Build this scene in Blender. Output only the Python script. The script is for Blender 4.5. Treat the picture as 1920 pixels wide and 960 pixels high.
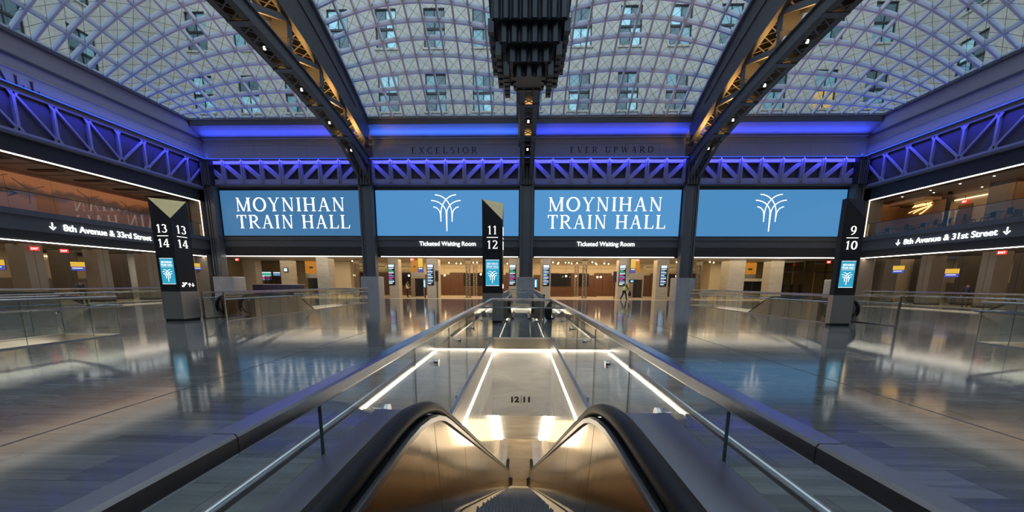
import bpy, bmesh, math, random
from math import sin, cos, pi, radians, sqrt, atan2, floor
from mathutils import Vector, Matrix
random.seed(7)
for o in list(bpy.data.objects): bpy.data.objects.remove(o)
SC = bpy.context.scene
COL = SC.collection
# ------------------------------------------------------------ camera
EYE = 1.55
cam = bpy.data.cameras.new('camera'); cam_o = bpy.data.objects.new('camera', cam); COL.objects.link(cam_o)
FPX = 681.67
cam.sensor_fit = 'HORIZONTAL'; cam.sensor_width = 36; cam.lens = 36*FPX/1920
cam.shift_x = 0; cam.shift_y = (640-480)/1920
cam.clip_start = .02; cam.clip_end = 400
yaw, pitch, roll = radians(1.545), radians(-9.108), radians(.293)
w_ = Vector((-sin(yaw)*cos(pitch), cos(yaw)*cos(pitch), sin(pitch)))
r_ = Vector((cos(yaw), sin(yaw), 0)); u_ = r_.cross(w_)
R_ = r_*cos(roll)+u_*sin(roll); U_ = -r_*sin(roll)+u_*cos(roll)
M = Matrix((R_, U_, -w_)).transposed().to_4x4(); M.translation = Vector((0, 0, EYE))
cam_o.matrix_world = M
SC.camera = cam_o
# ------------------------------------------------------------ sky, exposure
wd = bpy.data.worlds.new('dusk_sky'); SC.world = wd; wd.use_nodes = True
bg = wd.node_tree.nodes['Background']; bg.inputs[0].default_value = (.68, .79, .92, 1); bg.inputs[1].default_value = 2.3
vs = SC.view_settings; vs.view_transform = 'Standard'; vs.look = 'None'; vs.exposure = 0; vs.gamma = 1; vs.use_curve_mapping = False
# ------------------------------------------------------------ key dimensions
XL, XR, FAR, NEAR = -29.0, 29.6, 34.5, -10.4
TRX = [-14.12, .33, 14.77]                       # roof trusses and far columns
YC = 12.0
WELLS = [(-12.55, 1.7), (0.0, 1.7), (13.3, 1.7), (-25.8, 19.0), (-12.55, 19.0), (0.0, 19.0), (13.3, 19.0), (25.8, 19.0)]
LAMPS = []
def area_light(name, loc, sx, sy, power, col, rot=(0, 0, 0), spread=180):
    l = bpy.data.lights.new(name, 'AREA'); l.shape = 'RECTANGLE'; l.size = sx; l.size_y = sy; l.energy = power; l.color = col
    l.spread = radians(spread)
    o = bpy.data.objects.new(name, l); o.location = loc; o.rotation_euler = rot; COL.objects.link(o); return o
WARM = (1, .72, .40); BLUE = (.05, .10, 1.0)
# blue cove lamps: ledges of the three walls
for i, (a, b) in enumerate(((-28.6, -14.9), (-13.4, -.4), (1.0, 14.1), (15.4, 29.2))):
    area_light('cove_lamp', ((a+b)/2, 33.9, 14.12), b-a, .15, 120, (.03, .07, 1) if i != 1 else (.03, .15, 1), (radians(200), 0, 0))
area_light('ledge_lamp', (-28.72, YC+1, 12.62), .12, 44, 130, BLUE, (0, radians(185), 0))
area_light('ledge_lamp', (29.32, YC+1, 12.62), .12, 44, 130, BLUE, (0, radians(175), 0))
for a, b in ((-28.6, -14.9), (-13.4, -.4), (1.0, 14.1), (15.4, 29.2)):
    area_light('ledge_lamp', ((a+b)/2, 34.05, 12.36), b-a, .08, 210, (.05, .05, 1), (radians(24), 0, 0), 75)
area_light('ledge_lamp', (-28.55, YC+1, 12.36), .08, 44, 520, (.05, .055, 1), (0, radians(22), 0), 75)
area_light('ledge_lamp', (29.15, YC+1, 12.36), .08, 44, 520, (.05, .055, 1), (0, radians(-22), 0), 75)
# concourse and lobby ceiling lamps
area_light('lobby_lamp', (-7.0, 41, 3.85), 12, 8, 800, WARM); area_light('lobby_lamp', (7.6, 41, 3.85), 12, 8, 800, WARM)
area_light('lobby_lamp', (-22, 39, 3.85), 12, 6, 270, (1, .80, .52)); area_light('lobby_lamp', (22.5, 39, 3.85), 12, 6, 290, (1, .80, .48))
area_light('concourse_lamp', (-34.0, 22, 3.85), 6, 26, 330, (1, .80, .55)); area_light('concourse_lamp', (34.6, 22, 3.85), 6, 26, 270, (1, .78, .52))
area_light('balcony_lamp', (-32, 22, 8.5), 4, 26, 300, (1, .72, .48)); area_light('balcony_lamp', (33, 22, 8.5), 4, 26, 240, (1, .66, .36))
for i, (a, b) in enumerate(((-28, -15), (-13.2, -.4), (1.0, 13.9), (15.6, 28.6))):
    area_light('edge_lamp', ((a+b)/2, 34.75, 3.93), b-a, .12, 170 if i in (1, 2) else 110, (1, .84, .62), (radians(28), 0, 0))
area_light('edge_lamp', (-29.3, 22, 3.8), .12, 24, 170, (1, .86, .68)); area_light('edge_lamp', (29.9, 22, 3.8), .12, 24, 170, (1, .86, .68))
# ------------------------------------------------------------ materials
MATS = {}
def newmat(name):
    m = bpy.data.materials.new(name); m.use_nodes = True; MATS[name] = m
    return m, m.node_tree.nodes, m.node_tree.links, m.node_tree.nodes['Principled BSDF']
def mat(name, col, rough=.5, metal=0, var=.12, scale=3, bump=0, stretch=(1, 1, 1)):
    m, N, L, b = newmat(name)
    tc = N.new('ShaderNodeTexCoord'); mp = N.new('ShaderNodeMapping'); mp.inputs['Scale'].default_value = stretch
    no = N.new('ShaderNodeTexNoise'); no.inputs['Scale'].default_value = scale; no.inputs['Detail'].default_value = 4
    L.new(tc.outputs['Object'], mp.inputs[0]); L.new(mp.outputs[0], no.inputs['Vector'])
    cr = N.new('ShaderNodeMixRGB'); cr.inputs[1].default_value = (*[c*(1-var) for c in col], 1); cr.inputs[2].default_value = (*[min(1, c*(1+var)) for c in col], 1)
    L.new(no.outputs[0], cr.inputs[0]); L.new(cr.outputs[0], b.inputs['Base Color'])
    b.inputs['Roughness'].default_value = rough; b.inputs['Metallic'].default_value = metal
    if bump:
        bp = N.new('ShaderNodeBump'); bp.inputs['Strength'].default_value = bump; bp.inputs['Distance'].default_value = .02
        L.new(no.outputs[0], bp.inputs['Height']); L.new(bp.outputs[0], b.inputs['Normal'])
    return m
def emat(name, col, s=1.0):
    m, N, L, b = newmat(name); b.inputs['Base Color'].default_value = (.02, .02, .02, 1)
    b.inputs['Emission Color'].default_value = (*col, 1); b.inputs['Emission Strength'].default_value = s
    b.inputs['Roughness'].default_value = .4
    return m
def glass(name, tint=(.93, .97, .95), ior=1.5, extra=.0, gcol=(1, 1, 1)):
    m = bpy.data.materials.new(name); m.use_nodes = True; MATS[name] = m
    N, L = m.node_tree.nodes, m.node_tree.links; N.clear()
    out = N.new('ShaderNodeOutputMaterial'); t = N.new('ShaderNodeBsdfTransparent'); t.inputs[0].default_value = (*tint, 1)
    g = N.new('ShaderNodeBsdfGlossy'); g.inputs['Roughness'].default_value = .01; g.inputs[0].default_value = (*gcol, 1)
    ge = N.new('ShaderNodeNewGeometry'); dt = N.new('ShaderNodeVectorMath'); dt.operation = 'DOT_PRODUCT'; L.new(ge.outputs['Incoming'], dt.inputs[0]); L.new(ge.outputs['Normal'], dt.inputs[1])
    def mt(op, x, v=None, rev=False):                     # Schlick reflectance, the same from both sides of the sheet
        q = N.new('ShaderNodeMath'); q.operation = op; L.new(x, q.inputs[1 if rev else 0])
        if v is not None: q.inputs[0 if rev else 1].default_value = v
        return q
    r0 = ((ior-1)/(ior+1))**2
    c1 = mt('ABSOLUTE', dt.outputs['Value']); c2 = mt('SUBTRACT', c1.outputs[0], 1.0, True); c3 = mt('POWER', c2.outputs[0], 5.0); c4 = mt('MULTIPLY', c3.outputs[0], 1-r0); a = mt('ADD', c4.outputs[0], r0+extra)
    mx = N.new('ShaderNodeMixShader'); L.new(a.outputs[0], mx.inputs[0]); L.new(t.outputs[0], mx.inputs[1]); L.new(g.outputs[0], mx.inputs[2]); L.new(mx.outputs[0], out.inputs[0])
    return m
def marble(name, c0, c1, rough, stretch=(.35, 2.2, 1), tiles=False, vein=.5, scale=1.0):
    m, N, L, b = newmat(name)
    g = N.new('ShaderNodeNewGeometry')
    mp = N.new('ShaderNodeMapping'); mp.inputs['Scale'].default_value = stretch; L.new(g.outputs['Position'], mp.inputs[0])
    src = mp.outputs[0]
    if tiles:
        sp = N.new('ShaderNodeSeparateXYZ'); L.new(g.outputs['Position'], sp.inputs[0])
        def mth(op, a, bb=None):
            q = N.new('ShaderNodeMath'); q.operation = op
            for i, v in enumerate((a, bb)):
                if v is None: continue
                if isinstance(v, (int, float)): q.inputs[i].default_value = v
                else: L.new(v, q.inputs[i])
            return q.outputs[0]
        ry = mth('FLOOR', mth('DIVIDE', sp.outputs[1], TY)); par = mth('FLOORED_MODULO', ry, 2)
        rx = mth('FLOOR', mth('DIVIDE', mth('SUBTRACT', sp.outputs[0], mth('MULTIPLY', par, TX/2)), TX))
        cb = N.new('ShaderNodeCombineXYZ'); L.new(rx, cb.inputs[0]); L.new(ry, cb.inputs[1])
        wn = N.new('ShaderNodeTexWhiteNoise'); wn.noise_dimensions = '2D'; L.new(cb.outputs[0], wn.inputs['Vector'])
        ad = N.new('ShaderNodeVectorMath'); ad.operation = 'MULTIPLY_ADD'; L.new(wn.outputs['Color'], ad.inputs[0]); ad.inputs[1].default_value = (7, 7, 7); L.new(mp.outputs[0], ad.inputs[2]); src = ad.outputs[0]
    n1 = N.new('ShaderNodeTexNoise'); n1.inputs['Scale'].default_value = 1.6*scale; n1.inputs['Detail'].default_value = 8; n1.inputs['Roughness'].default_value = .62; n1.inputs['Distortion'].default_value = .6
    L.new(src, n1.inputs['Vector'])
    rp = N.new('ShaderNodeValToRGB'); rp.color_ramp.elements[0].position = .3; rp.color_ramp.elements[1].position = .72
    rp.color_ramp.elements[0].color = (*c0, 1); rp.color_ramp.elements[1].color = (*c1, 1); L.new(n1.outputs[0], rp.inputs[0])
    n2 = N.new('ShaderNodeTexNoise'); n2.inputs['Scale'].default_value = .9*scale; n2.inputs['Detail'].default_value = 3; n2.inputs['Distortion'].default_value = 1.5; L.new(src, n2.inputs['Vector'])
    v = N.new('ShaderNodeValToRGB'); e = v.color_ramp.elements; e[0].position = .492; e[0].color = (0, 0, 0, 1); e[1].position = .5; e[1].color = (1, 1, 1, 1); e2 = e.new(.508); e2.color = (0, 0, 0, 1); L.new(n2.outputs[0], v.inputs[0])
    vm = N.new('ShaderNodeMath'); vm.operation = 'MULTIPLY'; vm.inputs[1].default_value = vein*.35; L.new(v.outputs[0], vm.inputs[0])
    mx = N.new('ShaderNodeMixRGB'); mx.inputs[2].default_value = (min(1, c1[0]*1.7), min(1, c1[1]*1.7), min(1, c1[2]*1.7), 1); L.new(vm.outputs[0], mx.inputs[0]); L.new(rp.outputs[0], mx.inputs[1])
    last = mx.outputs[0]
    if tiles:
        hs = N.new('ShaderNodeHueSaturation'); mr = N.new('ShaderNodeMapRange'); mr.inputs[3].default_value = .82; mr.inputs[4].default_value = 1.18
        L.new(wn.outputs['Value'], mr.inputs[0]); L.new(mr.outputs[0], hs.inputs['Value']); L.new(last, hs.inputs['Color']); last = hs.outputs[0]
    L.new(last, b.inputs['Base Color'])
    r2 = N.new('ShaderNodeMapRange'); r2.inputs[3].default_value = rough*.8; r2.inputs[4].default_value = rough*1.25; L.new(n1.outputs[0], r2.inputs[0]); L.new(r2.outputs[0], b.inputs['Roughness'])
    b.inputs['IOR'].default_value = 1.43 if tiles else 1.55
    return m
TX, TY = .90, .425
marble('floor_marble', (.098, .102, .100), (.205, .208, .200), .09, tiles=True, stretch=(.22, 4.2, 1))
marble('lobby_stone', (.50, .42, .31), (.62, .54, .42), .2, stretch=(1, 1, 1), vein=0)
marble('shaft_marble', (.55, .53, .50), (.84, .82, .78), .16, stretch=(.5, .5, 2.2), vein=-1.2, scale=.8)
marble('base_stone', (.30, .31, .33), (.42, .43, .45), .35, stretch=(1, 1, 1), vein=.2)
marble('pier_stone', (.40, .36, .30), (.52, .47, .40), .4, stretch=(.6, .6, 3), vein=0)
mat('steel_grey', (.115, .12, .135), .42, .25, .06)
mat('truss_steel', (.085, .09, .095), .45, .2, .06)
mat('dark_soffit', (.022, .022, .024), .5)
mat('fascia_grey', (.10, .105, .12), .5, .1, .05)
mat('frieze_panel', (.38, .37, .41), .6, 0, .05, 1)
mat('perforated', (.05, .05, .058), .6)
mat('girder_paint', (.26, .26, .34), .5)
mat('rib_paint', (.50, .57, .70), .4, .1, .04)
mat('cable_steel', (.10, .11, .12), .4, .6)
mat('black_panel', (.012, .013, .016), .45)
mat('clad_steel', (.46, .39, .32), .38, .8, .15, 3, 0, (6, 6, .4))
mat('brushed_steel', (.48, .46, .44), .36, .85, .1, 6, 0, (1, 1, 30))
mat('rail_steel', (.50, .50, .51), .22, .95, .05, 5, 0, (20, 1, 20))
mat('tube_steel', (.55, .56, .58), .2, 1, .05)
mat('gold_steel', (.46, .38, .29), .14, 1, .06, 2)
mat('deck_steel', (.34, .34, .36), .3, .9, .05)
mat('handrail_rubber', (.012, .012, .013), .42).node_tree.nodes['Principled BSDF'].inputs['IOR'].default_value = 1.3
mat('header_bronze', (.30, .26, .20), .45, .3)
mat('black_trim', (.012, .012, .014), .35)
mat('step_metal', (.16, .155, .15), .35, .7)
mat('gold_facet', (.62, .48, .22), .3, .3)
mat('wood', (.095, .042, .022), .35, 0, .35, 2, 0, (6, 6, .6))
mat('dark_window', (.02, .02, .024), .08)
mat('warm_wall', (.56, .47, .33), .6)
mat('navy', (.03, .028, .075), .4)
mat('orange_panel', (.80, .30, .02), .4)
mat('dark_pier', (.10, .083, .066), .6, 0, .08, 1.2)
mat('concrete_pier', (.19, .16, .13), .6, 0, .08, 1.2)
mat('ceiling_panel', (.34, .31, .27), .6)
mat('lounge_wall', (.30, .15, .065), .5)
mat('lounge_floor', (.25, .2, .16), .5)
mat('lounge_wood', (.22, .13, .07), .5, 0, .2, 2, 0, (5, 5, .6))
mat('chair_black', (.02, .022, .028), .45)
mat('table_metal', (.30, .30, .32), .3, .6)
mat('trousers', (.015, .015, .02), .8); mat('shirt', (.05, .055, .07), .8); mat('vest', (.52, .66, .08), .7); mat('skin', (.35, .19, .12), .55)
mat('hair', (.02, .014, .01), .7); mat('cap_white', (.75, .76, .74), .6); mat('pale_vest', (.55, .50, .36), .8)
mat('bag_black', (.015, .015, .017), .5, 0, .3, 8, .6)
mat('roof_felt', (.2, .2, .2), .9)
mat('clock_metal', (.075, .085, .10), .38, .5)
mat('sign_letter', (.02, .02, .028), .5)
mat('gasket', (.04, .10, .08), .3)
mat('shutter', (.55, .52, .47), .5)
glass('rail_glass', (.95, .975, .965), 1.45, 0)
glass('edge_glass', (.25, .5, .42), 1.5, .05)
glass('sky_glass', (.84, .90, .90), 1.35, .0)
glass('store_glass', (.55, .55, .5), 1.5, .03)
emat('led_white', (1, .93, .80), 7); emat('led_warm', (1, .87, .66), 15); emat('led_wash', (1, .78, .46), 3.0)
emat('blue_led', (.03, .09, 1), 1.7); emat('lamp_white', (1, .95, .85), 7); emat('globe', (1, .70, .36), 7)
emat('letter_white', (1, 1, .97), 1.6); emat('sign_white', (.95, 1, .97), 2.2); emat('exit_red', (1, .02, .015), 1.2)
emat('print_white', (.85, .92, .95), 1); emat('pylon_screen', (.035, .40, .62), .9); emat('amber_sign', (1, .60, .06), .75); emat('blue_sign', (.10, .12, .62), .7)
emat('board_white', (.75, .90, 1), 1.1); emat('board_green', (.12, .75, .45), .7); emat('board_pink', (.95, .12, .55), .7); emat('board_blue', (.22, .45, .85), .8)
emat('gold_glow', (1, .62, .20), 3.0); emat('window_lit', (1, .70, .28), .55); emat('comb_yellow', (1, .62, .03), .9); emat('orange_lit', (1, .36, .01), .42)
for i, c in enumerate(((.048, .175, .36), (.075, .27, .56), (.080, .285, .575), (.065, .25, .51))): emat('screen_blue_%d' % i, c, 1)  # off-angle dimming of each screen baked into its colour
# stone facade with windows far outside, mural
def facade_mat():
    m, N, L, b = newmat('facade_stone'); g = N.new('ShaderNodeNewGeometry')
    n = N.new('ShaderNodeTexNoise'); n.inputs['Scale'].default_value = 2.2; n.inputs['Detail'].default_value = 8; n.inputs['Roughness'].default_value = .7; L.new(g.outputs['Position'], n.inputs['Vector'])
    br = N.new('ShaderNodeTexBrick'); br.inputs['Scale'].default_value = 2.0; br.inputs['Mortar Size'].default_value = .012; br.inputs['Color1'].default_value = (.54, .52, .46, 1); br.inputs['Color2'].default_value = (.47, .455, .40, 1); br.inputs['Mortar'].default_value = (.28, .28, .25, 1)
    mp = N.new('ShaderNodeMapping'); mp.inputs['Rotation'].default_value = (pi/2, 0, 0); L.new(g.outputs['Position'], mp.inputs[0])
    sp = N.new('ShaderNodeSeparateXYZ'); L.new(g.outputs['Position'], sp.inputs[0]); ad = N.new('ShaderNodeMath'); ad.operation = 'ADD'; L.new(sp.outputs[0], ad.inputs[0]); L.new(sp.outputs[1], ad.inputs[1])
    cb = N.new('ShaderNodeCombineXYZ'); L.new(ad.outputs[0], cb.inputs[0]); L.new(sp.outputs[2], cb.inputs[1]); L.new(cb.outputs[0], br.inputs['Vector'])
    mx = N.new('ShaderNodeMixRGB'); mx.blend_type = 'MULTIPLY'; mx.inputs[0].default_value = .7; L.new(br.outputs[0], mx.inputs[1])
    rp = N.new('ShaderNodeValToRGB'); rp.color_ramp.elements[0].position = .3; rp.color_ramp.elements[0].color = (.6, .6, .6, 1); rp.color_ramp.elements[1].position = .7; L.new(n.outputs[0], rp.inputs[0]); L.new(rp.outputs[0], mx.inputs[2])
    L.new(mx.outputs[0], b.inputs['Base Color']); b.inputs['Roughness'].default_value = .9
facade_mat()
def pane_mat():
    m, N, L, b = newmat('facade_glass'); oi = N.new('ShaderNodeObjectInfo'); rp = N.new('ShaderNodeValToRGB'); rp.color_ramp.interpolation = 'CONSTANT'
    e = rp.color_ramp.elements; e[0].color = (.10, .17, .19, 1); e[1].position = .45; e[1].color = (.22, .42, .46, 1); x = e.new(.75); x.color = (.45, .80, .85, 1)
    L.new(oi.outputs['Random'], rp.inputs[0]); L.new(rp.outputs[0], b.inputs['Base Color']); b.inputs['Roughness'].default_value = .15
pane_mat()
def mural_mat():
    m, N, L, b = newmat('mural_print'); g = N.new('ShaderNodeNewGeometry'); sp = N.new('ShaderNodeSeparateXYZ'); L.new(g.outputs['Position'], sp.inputs[0])
    n = N.new('ShaderNodeTexNoise'); n.inputs['Scale'].default_value = .6; n.inputs['Detail'].default_value = 6; L.new(g.outputs['Position'], n.inputs['Vector'])
    a = N.new('ShaderNodeMath'); a.operation = 'MULTIPLY_ADD'; a.inputs[1].default_value = 1.6; L.new(n.outputs[0], a.inputs[0]); L.new(sp.outputs[2], a.inputs[2])
    mr = N.new('ShaderNodeMapRange'); mr.inputs[1].default_value = 6.6; mr.inputs[2].default_value = 10.2; L.new(a.outputs[0], mr.inputs[0])
    rp = N.new('ShaderNodeValToRGB'); e = rp.color_ramp.elements; e[0].color = (.30, .15, .09, 1); e[1].color = (.34, .15, .07, 1)
    for p, c in ((.35, (.36, .16, .09, 1)), (.45, (.13, .075, .06, 1)), (.52, (.13, .075, .06, 1)), (.6, (.45, .19, .085, 1))): q = e.new(p); q.color = c
    L.new(mr.outputs[0], rp.inputs[0]); L.new(rp.outputs[0], b.inputs['Base Color']); b.inputs['Roughness'].default_value = .5
mural_mat()
# ------------------------------------------------------------ mesh helpers
class MB:
    def __init__(s): s.v = []; s.f = []
    def add(s, vs, fs):
        n = len(s.v); s.v += [tuple(v) for v in vs]; s.f += [tuple(i+n for i in f) for f in fs]; return s
    def box(s, x0, x1, y0, y1, z0, z1):
        return s.add([(x0, y0, z0), (x1, y0, z0), (x1, y1, z0), (x0, y1, z0), (x0, y0, z1), (x1, y0, z1), (x1, y1, z1), (x0, y1, z1)],
                     [(0, 3, 2, 1), (4, 5, 6, 7), (0, 1, 5, 4), (1, 2, 6, 5), (2, 3, 7, 6), (3, 0, 4, 7)])
    def beam(s, p, q, w, h, up=(0, 0, 1)):
        p = Vector(p); q = Vector(q); d = (q-p).normalized(); up = Vector(up); sd = d.cross(up)
        if sd.length < 1e-4: sd = d.cross(Vector((0, 1, 0)))
        sd.normalize(); u = sd.cross(d); a = sd*w/2; b = u*h/2
        return s.add([p-a-b, p+a-b, p+a+b, p-a+b, q-a-b, q+a-b, q+a+b, q-a+b], [(0, 1, 2, 3), (7, 6, 5, 4), (0, 4, 5, 1), (1, 5, 6, 2), (2, 6, 7, 3), (3, 7, 4, 0)])
    def sweep(s, pts, prof, up=(0, 0, 1), closed=True, side=None):
        # prof: 2d points (side, up) swept along pts
        n = len(prof); base = len(s.v); pts = [Vector(p) for p in pts]
        for i, p in enumerate(pts):
            d = (pts[min(i+1, len(pts)-1)]-pts[max(i-1, 0)]).normalized()
            sd = Vector(side) if side else d.cross(Vector(up)).normalized(); u = sd.cross(d).normalized()
            for a, b in prof: s.v.append(tuple(p+sd*a+u*b))
        for i in range(len(pts)-1):
            for j in range(n):
                k = (j+1) % n; s.f.append((base+i*n+j, base+i*n+k, base+(i+1)*n+k, base+(i+1)*n+j))
        if closed:
            s.f.append(tuple(base+j for j in reversed(range(n)))); s.f.append(tuple(base+(len(pts)-1)*n+j for j in range(n)))
        return s
    def tube(s, pts, r, n=8, side=None):
        return s.sweep(pts, [(r*cos(2*pi*i/n), r*sin(2*pi*i/n)) for i in range(n)], side=side)
    def prism(s, poly, a, b, axis='y'):
        n = len(poly)
        f = {'y': lambda p, t: (p[0], t, p[1]), 'x': lambda p, t: (t, p[0], p[1]), 'z': lambda p, t: (p[0], p[1], t)}[axis]
        return s.add([f(p, a) for p in poly]+[f(p, b) for p in poly], [tuple(range(n)), tuple(reversed(range(n, 2*n)))]+[(i, i+n, (i+1) % n+n, (i+1) % n) for i in range(n)])
    def ball(s, c, r, n=8, m=6):
        vs = [(c[0], c[1], c[2]+r)]
        for j in range(1, m):
            for i in range(n): vs.append((c[0]+r*sin(pi*j/m)*cos(2*pi*i/n), c[1]+r*sin(pi*j/m)*sin(2*pi*i/n), c[2]+r*cos(pi*j/m)))
        vs.append((c[0], c[1], c[2]-r)); fs = [(0, 1+i, 1+(i+1) % n) for i in range(n)]
        for j in range(m-2):
            for i in range(n): a = 1+j*n; fs.append((a+i, a+n+i, a+n+(i+1) % n, a+(i+1) % n))
        a = 1+(m-2)*n; fs += [(a+i, len(vs)-1, a+(i+1) % n) for i in range(n)]
        return s.add(vs, fs)
    def mesh(s, name, m, off=(0, 0, 0), smooth=False):
        me = bpy.data.meshes.new(name); o = Vector(off)
        me.from_pydata([tuple(Vector(v)-o) for v in s.v], [], s.f); me.update()
        bm = bmesh.new(); bm.from_mesh(me); bmesh.ops.recalc_face_normals(bm, faces=bm.faces); bm.to_mesh(me); bm.free()
        me.materials.append(MATS[m])
        if smooth: me.polygons.foreach_set('use_smooth', [True]*len(me.polygons))
        return me
    def build(s, name, m, parent=None, loc=None, smooth=False):
        """geometry is in world coordinates; the object's origin is its parent's origin or loc"""
        off = Vector(worldloc(parent)) if parent else Vector(loc or (0, 0, 0))
        o = bpy.data.objects.new(name, s.mesh(name, m, off, smooth)); COL.objects.link(o)
        if parent: o.parent = parent
        else: o.location = off
        return o
def worldloc(o):
    v = Vector((0, 0, 0))
    while o: v += o.location; o = o.parent
    return v
def tag(o, label=None, cat=None, group=None, kind=None):
    for k, v in (('label', label), ('category', cat), ('group', group), ('kind', kind)):
        if v: o[k] = v
    return o
def thing(name, label, cat, loc, group=None):
    o = bpy.data.objects.new(name, None); o.empty_display_size = .2; COL.objects.link(o); o.location = loc; return tag(o, label, cat, group)
def struct(mb, name, m, parent=None): return tag(mb.build(name, m, None), kind='structure')
def box(*a): return MB().box(*a)
def copy_thing(o, loc, rz=0, label=None):
    c = o.copy(); COL.objects.link(c); c.location = loc; c.rotation_euler = (0, 0, rz)
    if label: c['label'] = label
    for ch in o.children:
        d = ch.copy(); COL.objects.link(d); d.parent = c
        for g in ch.children:
            e = g.copy(); COL.objects.link(e); e.parent = d
    return c
# ------------------------------------------------------------ lettering
TH, TN = .15, .062
def pen(pts, th=TH, tn=TN):
    out = []
    L, Rr = [], []
    for i, p in enumerate(pts):
        a = pts[max(i-1, 0)]; b = pts[min(i+1, len(pts)-1)]; dx, dy = b[0]-a[0], b[1]-a[1]; l = sqrt(dx*dx+dy*dy) or 1; dx /= l; dy /= l
        w = (tn+(th-tn)*abs(dy)**1.3)/2; L.append((p[0]-dy*w, p[1]+dx*w)); Rr.append((p[0]+dy*w, p[1]-dx*w))
    for i in range(len(pts)-1): out.append([L[i], Rr[i], Rr[i+1], L[i+1]])
    return out
def arc(cx, cy, rx, ry, a0, a1, n=14): return [(cx+rx*cos(radians(a0+(a1-a0)*i/n)), cy+ry*sin(radians(a0+(a1-a0)*i/n))) for i in range(n+1)]
def rc(x0, x1, y0, y1): return [(x0, y0), (x1, y0), (x1, y1), (x0, y1)]
def stem(x, w=TH, y0=0, y1=1, sb=True, st=True):
    o = [rc(x-w/2, x+w/2, y0, y1)]
    if sb: o.append(rc(x-w/2-.08, x+w/2+.08, y0, y0+.04))
    if st: o.append(rc(x-w/2-.08, x+w/2+.08, y1-.04, y1))
    return o
def dg(x0, y0, x1, y1, w): return [[(x0-w/2, y0), (x0+w/2, y0), (x1+w/2, y1), (x1-w/2, y1)]]
GL = {
 'I': (.42, stem(.21)), 'H': (1.0, stem(.2)+stem(.8)+[rc(.2, .8, .48, .53)]), 'L': (.80, stem(.22)+[rc(.2, .72, 0, .045), [(.67, 0), (.75, 0), (.78, .25), (.74, .25)]]),
 'T': (.86, stem(.43, st=False)+[rc(.06, .80, .955, 1), [(.06, .76), (.09, .76), (.14, 1), (.05, 1)], [(.77, .76), (.80, .76), (.81, 1), (.72, 1)]]),
 'E': (.78, stem(.2)+[rc(.2, .68, 0, .045), rc(.2, .66, .955, 1), rc(.2, .55, .49, .535), rc(.66, .70, 0, .2), rc(.63, .67, .82, 1)]),
 'M': (1.2, stem(.18, .055)+stem(1.0, TH)+dg(.18, 1, .6, .0, .13)+dg(.98, 1, .6, .0, .06)),
 'N': (1.02, stem(.2, .055)+stem(.82, .055, sb=False)+dg(.2, 1, .80, .0, .14)),
 'A': (.98, dg(.16, 0, .48, 1, .055)+dg(.80, 0, .50, 1, .14)+[rc(.3, .68, .33, .375), rc(.04, .28, 0, .04), rc(.66, .95, 0, .04)]),
 'V': (.96, dg(.16, 1, .47, 0, .14)+dg(.80, 1, .50, 0, .055)+[rc(.04, .30, .96, 1), rc(.68, .92, .96, 1)]),
 'Y': (.9, stem(.45, y1=.48, st=False)+dg(.45, .44, .15, 1, .13)+dg(.46, .44, .76, 1, .055)+[rc(.03, .28, .96, 1), rc(.64, .88, .96, 1)]),
 'O': (1.08, pen(arc(.54, .5, .42, .49, 0, 360, 32))), 'C': (.95, pen(arc(.54, .5, .42, .49, 48, 312, 24))+[rc(.79, .83, .72, .95), rc(.79, .83, .06, .26)]),
 'D': (1.05, stem(.2)+pen(arc(.42, .5, .5, .477, -90, 90, 20))+[rc(.2, .45, 0, .045), rc(.2, .45, .955, 1)]),
 'P': (.84, stem(.2)+pen(arc(.40, .73, .32, .25, -90, 90))+[rc(.2, .42, .955, 1), rc(.2, .42, .46, .505)]),
 'R': (.95, stem(.2)+pen(arc(.40, .74, .30, .24, -90, 90))+[rc(.2, .42, .955, 1), rc(.2, .42, .48, .525), rc(.75, .95, 0, .04)]+dg(.44, .5, .82, 0, .13)),
 'X': (.98, dg(.18, 1, .78, 0, .14)+dg(.80, 1, .18, 0, .055)+[rc(.05, .32, .96, 1), rc(.65, .93, .96, 1), rc(.05, .30, 0, .04), rc(.65, .95, 0, .04)]),
 'S': (.76, pen(arc(.38, .745, .24, .235, 35, 250, 14)+arc(.37, .26, .27, .24, 75, -145, 14), .13, .06)),
 'U': (.98, stem(.2, y0=.3, sb=False)+stem(.78, .055, y0=.3, sb=False)+pen(arc(.49, .32, .29, .3, 180, 360))),
 'W': (1.35, dg(.17, 1, .45, 0, .13)+dg(.72, 1, .48, 0, .055)+dg(.66, 1, .93, 0, .13)+dg(1.2, 1, .96, 0, .055)+[rc(.04, .3, .96, 1), rc(1.08, 1.32, .96, 1)]),
 '1': (.58, stem(.3, .13, st=False)+[[(.08, .84), (.30, 1), (.30, .93), (.10, .80)]]), '0': (.78, pen(arc(.39, .5, .28, .47, 0, 360, 28))),
 '2': (.72, pen(arc(.34, .73, .24, .24, 160, -20, 14)+[(.47, .50), (.33, .33), (.12, .05)], .13, .06)+[rc(.08, .66, 0, .09), rc(.61, .66, 0, .24)]),
 '3': (.72, pen(arc(.33, .76, .22, .21, 150, -85, 14), .13, .06)+pen(arc(.33, .28, .27, .26, 85, -150, 14), .13, .06)),
 '4': (.80, [rc(.47, .60, 0, 1), rc(.04, .74, .24, .31), [(.04, .31), (.12, .31), (.52, .98), (.47, 1)], rc(.36, .70, 0, .04)]),
 '9': (.76, pen(arc(.38, .67, .25, .30, 0, 360, 24), .13, .06)+pen([(.63, .66), (.62, .42), (.52, .2), (.34, .05), (.18, 0)], .13, .06)),
 ' ': (.42, []),
}
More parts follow.
